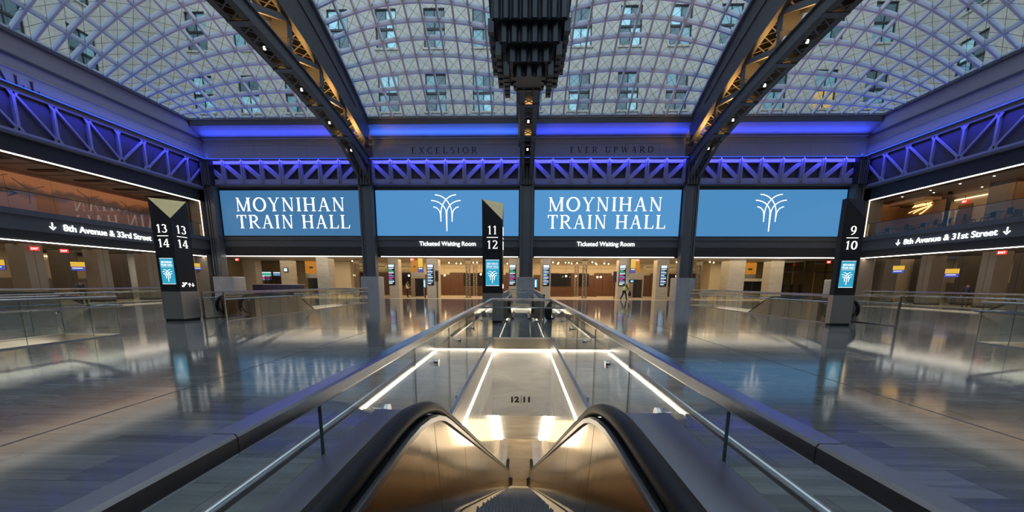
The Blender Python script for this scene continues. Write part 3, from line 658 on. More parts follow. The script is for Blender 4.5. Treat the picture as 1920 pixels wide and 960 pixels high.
block(-27.7, 'beige stone block in the far left corner beside the ticket hall opening', .95, 33.4, 34.9, 2.0); block(28.7, 'beige stone block in the far right corner behind the pylon marked 9 and 10', .75, 33.4, 34.9, 2.0)
GA = [(-28.9, -14.75), (-13.5, -.3), (.95, 14.15), (15.4, 29.5)]
GN = ['first', 'second', 'third', 'fourth']
for k, (a, b) in enumerate(GA):
    g = thing('wall_girder', 'blue-lit steel lattice girder above the %s blue screen from the left' % GN[k], 'girder', ((a+b)/2, 34.4, 10.3), 'girders above the screens')
    MB().box(a, b, 34.2, 34.45, 10.32, 10.72).build('chord', 'girder_paint', g); MB().box(a, b, 34.2, 34.45, 12.0, 12.36).build('chord', 'girder_paint', g)
    n = 8; dx = (b-a)/n
    for i in range(n+1):
        x = a+dx*i; MB().box(x-.17, x+.17, 34.15, 34.42, 10.4, 12.3).box(x-.03, x+.03, 34.08, 34.2, 10.35, 12.36).build('post', 'girder_paint', g)
    for i in range(n):
        x0, x1 = a+dx*i, a+dx*(i+1)
        p, q = ((x0, 34.3, 12.15), (x1, 34.3, 10.55)) if i < n/2 else ((x0, 34.3, 10.55), (x1, 34.3, 12.15))
        MB().beam(p, q, .18, .36, (0, 1, 0)).build('diagonal', 'girder_paint', g) if 0 else MB().beam(p, q, .36, .14, (0, 1, 0)).build('diagonal', 'girder_paint', g)
SX = [(-27.86, -14.83), (-13.41, -.38), (1.03, 14.06), (15.48, 28.45)]
SLAB = ['leftmost wide blue screen showing white station name lettering', 'blue screen with white arching tree emblem, left of the middle column', 'blue screen showing white station name lettering, right of the middle column', 'rightmost wide blue screen with white arching tree emblem']
for k, (a, b) in enumerate(SX):
    t = thing('video_screen', SLAB[k], 'screen', ((a+b)/2, 34.4, 5.8), 'wide blue screens on the far wall')
    box(a-.06, b+.06, 34.40, 34.5, 5.74, 9.84).build('casing', 'black_panel', t)
    box(a, b, 34.36, 34.40, 5.80, 9.79).build('display', 'screen_blue_%d' % k, t)
    y = 34.36
    if k in (0, 2):
        x0 = (-26.5, 2.25)[k//2]
        serif_on('MOYNIHAN', 1.18, (x0+.0, y, 7.98), (1, 0, 0), 10.25, .012, .10).build('lettering', 'letter_white', t)
        serif_on('TRAIN HALL', 1.18, (x0-.05, y, 6.46), (1, 0, 0), 10.65, .012, .10).build('lettering', 'letter_white', t)
    else:
        put_polys(logo_polys(3.22, .024), ((-6.95, 22.0)[k//2], y, 6.22), (1, 0, 0), (0, 0, 1), .012).build('tree_emblem', 'letter_white', t)
# ============================================================ LETTERS ON WALLS
def letters(text, lab, org, ux, h, width, depth, matn):
    t = thing('wall_lettering', lab, 'lettering', org); ux = Vector(ux)
    tot = sum(GL[c][0]+.42 for c in text)-.42; sx = width/tot; x = 0
    for c in text:
        if c != ' ': put_polys(GL[c][1], Vector(org)+ux*x*sx, ux*(sx), (0, 0, h), depth).build('letter', matn, t)
        x += GL[c][0]+.42
letters('EXCELSIOR', 'small dark metal letters reading EXCELSIOR on the frieze', (-10.0, 34.44, 12.92), (1, 0, 0), .50, 5.9, .1, 'sign_letter')
letters('EVER UPWARD', 'small dark metal letters reading EVER UPWARD on the frieze', (4.1, 34.44, 12.92), (1, 0, 0), .50, 7.3, .1, 'sign_letter')
letters('HALL', 'large dark metal letters on the left wall frieze at the picture edge', (XL+.02, 20.3, 12.58), (0, 1, 0), .5, 2.75, .12, 'sign_letter')
def lit_sign(text, lab, org, ux, h, w):
    t = thing('lit_sign', lab, 'sign', org)
    sans_mesh(text, h, org, ux, w, .04, 'sign_white', t, 'lettering', .006); return t
lit_sign('Ticketed Waiting Room', 'lit white waiting room sign below the second blue screen', (-9.55, 34.44, 4.93), (1, 0, 0), .40, 5.22)
lit_sign('Ticketed Waiting Room', 'lit white waiting room sign below the third blue screen', (4.98, 34.44, 4.93), (1, 0, 0), .40, 5.22)
t = lit_sign('8th Avenue & 33rd Street', 'lit white street sign with one arrow on the left balcony fascia', (XL+.03, 22.98, 4.66), (0, 1, 0), .42, 5.5)
put_polys(ARROW, (XL+.03, 22.45, 4.62), (0, .5, 0), (0, 0, .46), .05).build('arrow', 'sign_white', t)
t = lit_sign('8th Avenue & 31st Street', 'lit white street sign between two arrows on the right balcony fascia', (XR-.03, 29.9, 4.66), (0, -1, 0), .42, 5.65)
for y in (30.35, 23.82): put_polys(ARROW, (XR-.03, y, 4.62), (0, -.5, 0), (0, 0, .46), .05).build('arrow', 'sign_white', t)
# ============================================================ PYLONS
def pylon(x0, y0, nums, lab, dep=.76, side_text=False, w=.76):
    x1, y1 = x0+w, y0+dep; t = thing('platform_pylon', lab, 'pylon', ((x0+x1)/2, (y0+y1)/2, 0), 'tall black platform pylons')
    bz, lo, hi = 1.16, 3.88, 4.62
    MB().box(x0-.01, x1+.01, y0-.01, y1+.01, .10, bz).build('steel_base', 'brushed_steel', t); MB().box(x0+.02, x1-.02, y0+.01, y1-.01, 0, .10).build('plinth', 'black_panel', t)
    v = [(x0, y0, bz), (x1, y0, bz), (x1, y1, bz), (x0, y1, bz), (x0, y0, hi), (x1, y0, lo), (x1, y1, hi), (x0, y1, hi)]
    MB().add(v, [(0, 3, 2, 1), (0, 1, 5, 4), (1, 2, 6, 5), (2, 3, 7, 6), (3, 0, 4, 7), (4, 6, 7)]).build('shaft', 'black_panel', t)
    MB().add([(x0, y0, hi+.002), (x1, y0, lo+.002), (x1, y1, hi+.002), (x0, y0, hi-.02), (x1, y0, lo-.02), (x1, y1, hi-.02)], [(0, 1, 2), (5, 4, 3), (0, 3, 4, 1), (1, 4, 5, 2), (2, 5, 3, 0)]).build('top_facet', 'gold_facet' if dep > .5 else 'black_panel', t)
    for z in (3.2+.0, 1.9+.42): pass
    a, b = nums
    def face(org, ux, nrm):
        cx = Vector(org)+Vector(ux)*w/2
        serif_on(a, .30, cx+Vector((0, 0, 3.36)), ux, None, .012, .08, 'c').build('numeral', 'letter_white', t)
        serif_on(b, .30, cx+Vector((0, 0, 2.83)), ux, None, .012, .08, 'c').build('numeral', 'letter_white', t)
        put_polys([rc(-.21, .21, 0, .022)], cx+Vector((0, 0, 3.23)), ux, (0, 0, 1), .012).build('divider_line', 'letter_white', t)
    face((x0, y0, 0), (1, 0, 0), None)
    d = MB().box(x0+.12, x1-.12, y0-.012, y0, 1.44, 2.42).build('display', 'pylon_screen', t)
    MB().box(x0+.12, x1-.12, y0-.016, y0-.012, 1.44, 1.462).box(x0+.12, x1-.12, y0-.016, y0-.012, 2.40, 2.42).build('screen_band', 'print_white', d)
    c = Vector(((x0+x1)/2, y0-.012, 0))
    serif_on('MOYNIHAN', .075, c+Vector((0, 0, 2.235)), (1, 0, 0), .42, .004, .10, 'c').build('lettering', 'letter_white', d)
    serif_on('TRAIN HALL', .075, c+Vector((0, 0, 2.13)), (1, 0, 0), .46, .004, .10, 'c').build('lettering', 'letter_white', d)
    put_polys([rc(-.22, .22, 0, .014)], c+Vector((0, 0, 2.085)), (1, 0, 0), (0, 0, 1), .004).build('caption_line', 'print_white', d)
    put_polys(logo_polys(.46, .036), c+Vector((0, 0, 1.54)), (1, 0, 0), (0, 0, 1), .004).build('tree_emblem', 'letter_white', d)
    if side_text:
        face((x1, y0, 0), (0, 1, 0), None)
        c = Vector((x1, (y0+y1)/2, 1.34)); u = Vector((0, 1, 0))
        put_polys([[(-.28, 0), (-.20, 0), (-.10, .11), (-.05, .11), (-.05, .17), (-.13, .17), (-.23, .06), (-.28, .06)], rc(-.24, -.19, .12, .17)], c, u, (0, 0, 1), .01).build('escalator_symbol', 'letter_white', t)
        put_polys([[(x*.17+.20, y*.15) for x, y in p] for p in ARROW]+[[(x*.17+.05, .15-y*.15) for x, y in p] for p in ARROW], c, u, (0, 0, 1), .01).build('arrow', 'letter_white', t)
    MB().box(x0-.015, x0, y0+.1, y1-.1, 1.4, 2.45).build('side_display_left', 'pylon_screen', t) if 0 else None
    return t
pylon(-13.93, 13.78, ('13', '14'), 'black pylon marked 13 and 14 with gold top facet, left of the hall', side_text=True)
pylon(-1.52, 14.10, ('11', '12'), 'black pylon marked 11 and 12 beside the middle escalator well', side_text=True)
pylon(11.66, 14.05, ('9', '10'), 'black pylon marked 9 and 10 with a dark cut top, right of the hall', dep=.20)

# ============================================================ ESCALATOR WELLS
ZB = -7.0; SL = math.tan(radians(30))
def hand_path(y0, inset=0.0, n=8, drop=0.0):
    """side profile of the handrail (y, z): newel, flat, crest, incline, foot, newel"""
    yn, z0, R = y0-3.35, .97-drop, 1.8
    pts = []; rn = .40-inset
    for i in range(n+1): a = radians(-80+(170)*i/n); pts.append((yn-rn*cos(a)*1.0, z0-rn-inset*0+rn*sin(a)))
    ys = y0-.28
    for i in range(9): a = radians(30*i/8); pts.append((ys+R*sin(a), z0-R*(1-cos(a))))
    zl = ZB+.97-drop; y1, z1 = pts[-1]; R2 = 2.2
    ye = y1+(z1-zl-R2*(1-cos(radians(30))))/SL
    for i in range(7): a = radians(30*(1-i/6)); pts.append((ye+R2*(sin(radians(30))-sin(a)), zl+R2*(1-cos(a))))
    yf = pts[-1][0]+1.3
    for i in range(n+1): a = radians(90-170*i/n); pts.append((yf+rn*cos(a), zl-rn+rn*sin(a)))
    return pts, yn, ys, ye, yf
def top_z(y, y0, drop=0):
    ys = y0-.28; R = 1.8; z0 = .97-drop
    if y <= ys: return z0
    if y <= ys+.9: return z0-R+sqrt(R*R-(y-ys)**2)
    return max(z0-R*(1-cos(radians(30)))-(y-ys-.9)*SL, ZB+.97-drop)
def step_z(y, y0):
    yt = y0+.41; d = .38
    if y < yt-d: return 0
    if y > yt+d: return max(-(y-yt)*SL, ZB)
    return -SL*(y-yt+d)**2/(4*d)
def escalator(cx, y0, lab, full):
    ex = cx-.04; t = thing('escalator', lab, 'escalator', (ex, y0, 0), 'escalators going down to the platforms')
    pts, yn, ys, ye, yf = hand_path(y0)
    for s in (-1, 1):
        x = ex+s*.50; prof = [(-.042, -.012), (-.03, .022), (0, .03), (.03, .022), (.042, -.012), (.036, -.034), (-.036, -.034)]
        MB().sweep([(x, y, z-.03) for y, z in pts], prof, side=(1, 0, 0)).build('handrail', 'handrail_rubber', t, smooth=True)
        p2, *_ = hand_path(y0, .05, drop=.05)
        MB().sweep([(ex+s*.515, y, z-.03) for y, z in p2], [(-.062, 0), (.062, 0), (.062, -.045), (-.062, -.045)], side=(1, 0, 0)).build('rail_deck', 'black_trim', t)
        st = [yn+.12+(ye+1.6-yn)*i/90 for i in range(91)]
        MB().sweep([(ex+s*.448, y, top_z(y, y0)-.085) for y in st], [(-.012, 0), (.012, 0), (.012, -.028), (-.012, -.028)], side=(1, 0, 0)).build('edge_strip', 'deck_steel', t)
        # inner cladding panels with open joints
        y = yn+.15; k = 0; seam = [y0-2.9, y0-1.9, y0-.72, y0+.24, y0+1.25]+[y0+1.25+1.15*q for q in range(1, 20)]
        seam = [q for q in seam if q < ye+1.6]+[ye+1.6]
        for a, b in zip([yn-.15]+seam[:-1], seam):
            m = MB(); n = 6; yy = [a+.004+(b-a-.008)*i/n for i in range(n+1)]
            for o in (0, .012):
                m.v += [(ex+s*(.452+o), q, top_z(q, y0)-.088) for q in yy]+[(ex+s*(.405+o), q, step_z(q, y0)+.09) for q in yy]
            N = n+1
            for i in range(n): m.f += [(i, i+1, N+i+1, N+i), (2*N+i, 3*N+i, 3*N+i+1, 2*N+i+1), (i, 2*N+i, 2*N+i+1, i+1), (N+i, N+i+1, 3*N+i+1, 3*N+i)]
            m.f += [(0, N, 3*N, 2*N), (n, 2*N+n, 3*N+n, N+n)]
            m.build('inner_panel', 'gold_steel', t, smooth=False)
        MB().sweep([(ex+s*.405, q, step_z(q, y0)+.02) for q in st], [(-s*.10, -.08), (s*.006, -.08), (s*.006, .065), (-s*.012, .06), (-s*.10, .012)], side=(1, 0, 0)).build('skirt', 'black_trim', t)
        MB().sweep([(ex+s*.40, q, step_z(q, y0)+.085) for q in st], [(-.016, 0), (.016, 0), (.016, .014), (-.016, .014)], side=(1, 0, 0)).build('skirt_trim', 'black_trim', t)
        # outer cladding and broad deck
        yo = y0+.20; segs = [yn+.1, yn+1.0, yn+2.0, yn+3.0, yo]
        for a, b in zip(segs[:-1], segs[1:]):
            m = MB(); x0, x1 = sorted((ex+s*.575, cx+s*.800)); m.box(x0, x1, a+.003, b-.003, .02, .84)
            m.build('outer_cladding', 'clad_steel', t)
        x0, x1 = sorted((ex+s*.570, cx+s*.805)); MB().box(x0, x1, yn+.05, yo+.01, .84, .855).build('outer_deck', 'deck_steel', t)
        m = MB(); yy = [yo+.004+(ye-yo)*i/40 for i in range(41)]; xx = ex+s*.575
        for i in range(40): m.add([(xx, yy[i], top_z(yy[i], y0)-.13), (xx, yy[i+1], top_z(yy[i+1], y0)-.13), (xx, yy[i+1], top_z(yy[i+1], y0)-1.6), (xx, yy[i], top_z(yy[i], y0)-1.6)], [(0, 1, 2, 3)])
        m.build('sloping_cladding', 'clad_steel', t)
        # newel front
        MB().prism([(yn-.30, .10), (yn+.2, .02), (yn+.2, .84), (yn, .84), (yn-.2, .78), (yn-.32, .6), (yn-.34, .35)], ex+s*.46, ex+s*.56, 'x').build('newel', 'clad_steel', t)
    MB().box(ex-.41, ex+.41, y0-3.9, y0-2.45, -.08, 0).build('landing_plate', 'deck_steel', t)
    MB().box(ex-.40, ex+.40, y0-2.45, y0-2.38, -.05, .012).build('comb_plate', 'comb_yellow' if 0 else 'deck_steel', t)
    # one step, ribbed top; copies share it
    n = 22; prof = []
    for i in range(n):
        x = -.295+.59*i/n; w = .59/n; prof += [(x, -.012), (x+w*.1, 0), (x+w*.5, 0), (x+w*.6, -.012)]
    prof += [(.295, -.012), (.295, -.22), (-.295, -.22)]
    global STEP
    if STEP is None: STEP = MB().prism(prof, -.2, .2, 'y').mesh('step', 'step_metal')
    y = y0-2.17
    while y < y0+13.9:
        o = bpy.data.objects.new('step', STEP); COL.objects.link(o); o.parent = t; o.location = (0, y-y0, step_z(y, y0)); y += .404
    MB().box(ex-.40, ex+.40, y0+14.0, y0+14.25, ZB, ZB+.05).build('comb_plate', 'comb_yellow', t)  # yellow plate glows: the light on it is put into its emission
    return t
STEP = None
def shaft(cx, y0, full):
    h = HW
    m = MB()
    for s in (-1, 1):
        a, b = sorted((cx+s*h, cx+s*(h+.25)))
        m.box(a, b, y0-3.9, y0+8.6, ZB-.1, -.30)
        a, b = sorted((cx+s*h, cx+s*(h+.25))); m.box(a, b, y0+8.6, y0+18.6, ZB-.1, -2.0)
    w = struct(m, 'wall_shaft', 'shaft_marble')
    struct(box(cx-h, cx+h, y0+8.51, y0+8.9, -2.30, -.305), 'wall_shaft_end', 'shaft_marble', w)
    struct(box(cx-h, cx+h, y0-4.1, y0-3.9, ZB, -.1), 'wall_shaft_end', 'shaft_marble', w)
    struct(MB().prism([(y0+8.9, -2.30), (y0+11.9, -4.55), (y0+18.6, -4.55), (y0+18.6, -4.4), (y0+11.9, -4.4), (y0+8.9, -2.1)], cx-h, cx+h, 'x'), 'ceiling', 'shaft_marble', w)
    struct(box(cx-h, cx+h, y0+12.4, y0+18.6, ZB-.2, ZB), 'floor', 'lobby_stone', w)
    struct(box(cx-h, cx+h, y0+18.5, y0+18.7, ZB, -4.4), 'wall_shaft_end', 'warm_wall', w)
    struct(MB().box(cx-h-.02, cx+h+.02, y0+8.46, y0+8.495, -.30, -.012), 'trim_26', 'header_bronze', w)
    for s in (-1, 1):
        a, b = sorted((cx+s*(h+.005), cx+s*(h-.035)))
        struct(box(a, b, y0-3.9, y0+8.5, -.36, 0), 'trim_27', 'brushed_steel', w)
        a, b = sorted((cx+s*(h-.012), cx+s*(h-.05)))
        box(a, b, y0+.6, y0+8.5, -.425, -.40).build('light_strip', 'led_warm', w)
        MB().beam((cx+s*.775, y0+8.95, -2.37), (cx+s*.775, y0+11.85, -4.545), .11, .03).build('light_strip', 'led_warm', w)
    box(cx-h+.03, cx+h-.03, y0+8.465, y0+8.495, -.338, -.312).build('light_strip', 'led_warm', w)
    if full: area_light('passage_fill', (cx, y0+14.5, -4.62), 1.2, 5, 45, (1, .66, .30)); area_light('passage_fill', (cx, y0+10.4, -3.6), 1.1, 3, 30, (1, .68, .32), (radians(-37), 0, 0))  # golden fill added; the strips are the passage's own lamps
    else: area_light('passage_fill', (cx, y0+9.5, -2.9), 1.2, 2, 25, (1, .70, .36), (radians(-37), 0, 0))
    return w
def railing(cx, y0, lab):
    h = HW; t = thing('glass_railing', lab, 'railing', (cx, y0+8.5, 0), 'glass railings around the escalator wells')
    ya, yb = y0-4.9, y0+8.5; joints = [y0-.27+1.35*k for k in range(-3, 7)]; ys = [ya]+joints+[yb]
    for s in (-1, 1):
        x = cx+s*h; a, b = x-.008, x+.008; ya = y0-4.9 if (s > 0 or y0 < 10) else 14.98; ys = [ya]+[q for q in joints if q > ya+.1]+[yb]
        for p, q in zip(ys[:-1], ys[1:]):
            MB().box(a, b, p+.006, q-.006, .02, 1.07).build('glass_pane', 'rail_glass', t)
            MB().box(x-.006, x+.006, q-.003, q+.003, .02, 1.06).build('joint_seal', 'gasket', t)
        rails = [ya-.05, max(ya+.5, y0+1.55-2.3), y0+4.0, yb+.03]
        for p, q in zip(rails[:-1], rails[1:]):
            MB().prism([(x-.036, 1.062), (x+.036, 1.062), (x+.04, 1.07), (x+.04, 1.115), (x+.032, 1.125), (x-.032, 1.125), (x-.04, 1.115), (x-.04, 1.07)], p+.002, q-.002).build('top_rail', 'rail_steel', t)
        MB().box(x-.03, x+.045*s+(.0 if s > 0 else .075)-.0, ya, yb, -.02, .035).build('base_shoe', 'deck_steel', t) if 0 else box(x-.035, x+.035, ya, yb, -.01, .03).build('base_shoe', 'brushed_steel', t)
        tx = cx+s*(h+.09)
        MB().tube([(tx, ya-.1, .86), (tx, yb+.09, .86)], .021, 12, side=(1, 0, 0)).build('handrail_tube', 'tube_steel', t, smooth=True)
        for k in range(-3, 7):
            y = y0+.42+1.35*k
            if y > yb-.2 or y < ya: continue
            br = MB().tube([(tx, y, .842), (tx-s*.005, y, .80), (tx-s*.02, y, .78), (tx-s*.10, y, .775)], .010, 6, side=(0, 1, 0)).build('bracket', 'tube_steel', t, smooth=True)
            n = 12; MB().add([(x-s*(.008 if i < n else .03), y+.038*cos(2*pi*i/n), .775+.038*sin(2*pi*i/n)) for i in range(2*n)], [tuple(range(n)), tuple(reversed(range(n, 2*n)))]+[(i, (i+1) % n, (i+1) % n+n, i+n) for i in range(n)]).build('mounting_disc', 'tube_steel', br)
        MB().box(x-.025, x+.025, ya-.07, ya-.01, 0, 1.10).build('end_post', 'rail_steel', t)
    w = 2*h/3
    for k in range(3): MB().box(cx-h+.014+w*k, cx-h-.006+w*(k+1), yb-.008, yb+.008, .02, 1.07).build('glass_pane', 'rail_glass', t)
    MB().prism([(yb-.036, 1.062), (yb+.036, 1.062), (yb+.04, 1.115), (yb+.032, 1.125), (yb-.032, 1.125), (yb-.04, 1.115)], cx-h+.04, cx+h-.04, 'x').build('top_rail', 'rail_steel', t)
    MB().tube([(cx-h-.09, yb+.09, .86), (cx+h+.09, yb+.09, .86)], .021, 12, side=(0, 1, 0)).build('handrail_tube', 'tube_steel', t, smooth=True)
    MB().box(cx-h, cx+h, yb-.035, yb+.035, -.01, .03).build('base_shoe', 'brushed_steel', t)
    return t
EL = [('escalator going down inside the well at the left picture edge', 'near left glass railing, its end post beside the picture edge'), ('escalator in the foreground, black handrails and golden inner panels', 'foreground glass railing running away from the viewer on both sides'),
      ('escalator going down inside the well at the right picture edge', 'near right glass railing at the right picture edge'), ('escalator in the distant well at far left, before the left concourse', 'distant glass railing at far left, before the piers of the left concourse'),
      ('escalator right behind the pylon marked 13 and 14', 'glass railing beginning right behind the pylon marked 13 and 14'), ('escalator in the distant middle well, handrail ends facing the viewer', 'distant middle glass railing behind the pylon marked 11 and 12'),
      ('escalator left of the pylon marked 9 and 10, rounded newel facing right', 'glass railing beginning beside the pylon marked 9 and 10'), ('escalator in the distant well at far right, before the right concourse', 'distant glass railing at far right, before the piers of the right concourse')]
for k, (cx, y0) in enumerate(WELLS):
    shaft(cx, y0, k == 1); escalator(cx, y0, EL[k][0], k == 1); railing(cx, y0, EL[k][1])
t = thing('platform_number', 'dark numerals 12 and 11 on the marble end wall of the foreground shaft', 'sign', (0, 10.2, -1.8))
sans_mesh('12', .165, (-.29, 10.21, -1.88), (1, 0, 0), .235, .008, 'black_trim', t, 'numeral', .045); sans_mesh('11', .165, (.065, 10.21, -1.88), (1, 0, 0), .19, .008, 'black_trim', t, 'numeral', .045)
box(-.004, .008, 10.202, 10.211, -1.92, -1.68).build('divider_line', 'black_panel', t)
# floor expansion joints
for x in (-4.92, 5.1): struct(box(x-.012, x+.012, NEAR, TEDGE, -.004, .0012), 'trim_28', 'perforated', floor_o)
struct(box(XL, XR, 11.9, 11.93, -.004, .0012), 'trim_28', 'perforated', floor_o)
# ============================================================ LOBBY BEHIND THE FAR WALL
def pier(x0, x1, y0, y1, lab, m='pier_stone', h=3.97, group='stone piers inside the ticket hall'):
    t = thing('stone_pier', lab, 'pier', ((x0+x1)/2, (y0+y1)/2, 0), group); n = 5
    for i in range(n):
        z0, z1 = h*i/n, h*(i+1)/n; MB().box(x0+.004, x1-.004, y0+.004, y1-.004, z0+.003, z1-.003).build('stone_slab', m, t)
    return t
for a in ((-13.5, -12.5, 37, 38, 'stone pier with a departure board, first right of the left steel column'), (-9.65, -8.45, 37, 38, 'stone pier with a departure board, second right of the left steel column'),
          (-.62, .02, 37, 38.4, 'stone pier behind the middle steel column, at its left'), (1.87, 2.85, 37, 38.4, 'stone pier with a departure board just right of the middle steel column'), (9.55, 10.65, 37, 38, 'stone pier with a departure board behind the walking worker'),
          (13.3, 14.5, 37, 38, 'stone pier with a departure board just left of the right steel column'), (-20.3, -19.1, 36, 37.2, 'pale stone pier right of the orange panel in the leftmost bay'), (-30.8, -29.4, 40, 41, 'shaded stone pier left of the ticket counter'),
          (-26.6, -25.4, 40, 41, 'stone pier behind the ticket counter, a small clock sign on it'), (20.6, 22.2, 37.5, 39, 'pale stone pier left of the shuttered opening in the rightmost bay'), (25.0, 26.3, 38, 39.2, 'stone pier right of the shuttered opening')):
    pier(*a)
def board(x, lab, warm, y=36.93):
    w = .66; t = thing('departure_board', lab, 'screen', (x, y, 1.3), 'tall departure boards on the stone piers')
    box(x-w/2, x+w/2, y, y+.07, 1.30, 3.36).build('casing', 'black_panel', t)
    box(x-w/2+.05, x+w/2-.05, y-.012, y, 3.08, 3.33).build('header', 'board_white', t)
    cols = ['board_white', 'board_green', 'board_green', 'board_white', 'board_pink', 'board_blue', 'board_pink', 'board_pink', 'board_blue', 'board_white', 'board_white'] if warm else ['board_white', 'board_blue']*6
    for i in range(11):
        z = 2.92-.150*i; MB().box(x-w/2+.05, x+w/2-.06-(.2 if i % 3 == 1 else .03), y-.012, y, z, z+.085).build('board_row', cols[i], t)
    return t
for x, l, wm in ((-13.2, 'departure board with green and pink rows, left of the blurred worker', 1), (-9.25, 'departure board with white and blue rows, left of the pylon marked 11 and 12', 0), (-.98, 'departure board with green and pink rows, right of the pylon marked 11 and 12', 1),
                 (2.38, 'departure board with white and blue rows, just right of the middle column', 0), (9.93, 'departure board with green and pink rows, above the walking worker', 1), (13.97, 'departure board with white and blue rows, left of the right steel column', 0)): board(x, l, wm)
pier(-1.35, -.62, 37, 38.4, 'stone pier carrying a board right of the pylon marked 11 and 12')
def lattice(x, y, lab, w=.42):
    t = thing('lattice_column', lab, 'column', (x, y, 0), 'old riveted lattice columns')
    for sx in (-1, 1):
        for sy in (-1, 1): MB().box(*sorted((x+sx*w/2, x+sx*(w/2-.07))), *sorted((y+sy*w/2, y+sy*(w/2-.07))), .0, 3.9).build('corner_angle', 'concrete_pier', t)
    for f in range(2):
        lc = MB()
        for i in range(16):
            z0, z1 = .12+3.7*i/16, .12+3.7*(i+1)/16; s = 1 if i % 2 else -1
            for yy in (y-w/2, y+w/2): lc.beam((x-s*w/2, yy, z0), (x+s*w/2, yy, z1), .05, .02, (0, 1, 0)) if f == 0 else lc.beam((x+(w/2 if yy > y else -w/2), y-s*w/2, z0), (x+(w/2 if yy > y else -w/2), y+s*w/2, z1), .02, .05)
        tag(lc.build('lacing', 'concrete_pier', t), kind='stuff')
    MB().box(x-w/2-.08, x+w/2+.08, y-w/2-.08, y+w/2+.08, 0, .1).build('base_plate', 'concrete_pier', t); MB().box(x-w/2-.03, x+w/2+.03, y-w/2-.03, y+w/2+.03, 3.45, 3.97).build('head_casing', 'concrete_pier', t)
for a in ((-5.7, 38.7, 'lattice steel column left of the pylon marked 11 and 12, the nearer of two'), (-5.5, 43, 'slim lattice column behind another one, left of the pylon marked 11 and 12'), (6.55, 39, 'lattice steel column in the middle of the bay right of the clock truss'), (6.28, 43, 'slim lattice column behind the nearer one, right of the clock truss'),
          (-17.9, 39.5, 'lattice steel column left of the left steel column'), (18.6, 39.5, 'lattice steel column right of the right steel column')): lattice(*a)
# waiting room back wall: wainscot, dark windows, coves, benches
def wains(x0, x1, y, lab):
    t = thing('wood_wainscot', lab, 'panelling', ((x0+x1)/2, y, 0), 'dark wood panelling of the waiting room'); n = max(1, round((x1-x0)/1.1))
    for i in range(n): a, b = x0+(x1-x0)*i/n, x0+(x1-x0)*(i+1)/n; MB().box(a+.01, b-.01, y-.06, y, .12, 2.55+(.25 if i % 3 else 0)).build('wood_panel', 'wood', t)
    MB().box(x0, x1, y-.08, y-.0, 0, .12).build('plinth', 'wood', t)
wains(-16.2, -11.9, 45.9, 'wood panelling behind the blurred worker'); wains(-10.2, -.9, 45.9, 'wood panelling left of the middle column'); wains(1.4, 14.2, 45.9, 'wood panelling right of the middle column')
wains(14.6, 21.6, 45.9, 'wood panelling right of the right steel column'); wains(-23.0, -16.4, 45.9, 'wood panelling left of the left steel column')
WN = ['dark window in the wood panelling beside the blurred worker', 'dark window behind the lattice column left of the middle pylon', 'broad dark window above the wooden bench', 'narrower dark window right of the lattice column', 'dark window left of the right steel column']
for (a, b), l in zip(((-15.7, -13.6), (-7.3, -4.6), (3.1, 6.0), (6.7, 8.2), (16.7, 19.3)), WN):
    t = thing('lobby_window', l, 'window', ((a+b)/2, 45.8, 1.15)); MB().box(a-.05, b+.05, 45.74, 45.83, 1.12, 1.17).box(a-.05, b+.05, 45.74, 45.83, 2.70, 2.75).build('frame', 'wood', t); box(a, b, 45.78, 45.82, 1.17, 2.70).build('pane', 'dark_window', t)
for a, b in ((-16, -11.6), (-10.2, -1.0), (1.5, 14.3), (15, 21), (-24, -17)):
    o = box(a, b, 45.7, 45.75, 3.50, 3.56).build('cove_light', 'led_wash'); o.location = (0, 0, 0); tag(o, 'warm light line along the waiting room wall, %s' % ('behind the blurred worker' if a == -16 else 'left of the middle column' if a < -9 and a > -12 else 'right of the middle column' if a < 5 and a > 0 else 'right of the right column' if a > 14 else 'left of the left column'), 'light strip')
    struct(box(a, b, 45.6, 45.66, 3.42, 3.60), 'trim_29', 'warm_wall')
for (a, b, y, l) in ((3.2, 5.9, 43, 'long wooden bench under the broad dark window'), (7.3, 8.8, 43.6, 'short wooden bench right of the lattice column'), (-6.6, -1.6, 43.6, 'long wooden bench left of the middle column')):
    t = thing('wooden_bench', l, 'bench', ((a+b)/2, y, 0)); box(a, b, y-.3, y+.3, .38, .46).build('seat', 'wood', t); box(a, b, y+.2, y+.3, .46, 1.1).build('backrest', 'wood', t); box(a+.05, b-.05, y-.25, y+.25, 0, .38).build('base', 'wood', t)
for (a, b, y, l) in ((-19.9, -17.2, 38, 'pale marble bench in front of the lattice column at the left'), (18.3, 20.45, 38, 'pale marble bench beside the lattice column at the right'), (22.6, 26.0, 40, 'low dark bench below the shuttered opening')):
    t = thing('marble_bench', l, 'bench', ((a+b)/2, y, 0)); m_ = 'base_stone' if y == 38 else 'wood'; box(a, b, y-.3, y+.3, .36, .46).build('seat', m_, t); box(a+.05, a+.45, y-.25, y+.25, 0, .36).build('support', m_, t); box(b-.45, b-.05, y-.25, y+.25, 0, .36).build('support', m_, t); box(a, b, y+.1, y+.2, .46, .85).build('backrest', m_, t)
gs = MB().ball((0, 0, 0), .075, 10, 6).mesh('globe', 'globe', (0, 0, 0), True)
rnd = random.Random(3); spots = [(-18.3, 39.5, 3.8), (-17.2, 40.5, 3.78), (16.2, 39.5, 3.8), (17.2, 41, 3.8), (19.4, 39, 3.8), (20.3, 40, 3.8)]
for k in range(11): spots.append((-8.0+k*.62+rnd.uniform(-.2, .2), 40.5+rnd.uniform(-1.5, 1.8), 3.72+rnd.uniform(-.05, .08)))
for k in range(16): spots.append((3.2+k*.46+rnd.uniform(-.2, .2), 40.5+rnd.uniform(-1.5, 1.8), 3.72+rnd.uniform(-.05, .08)))
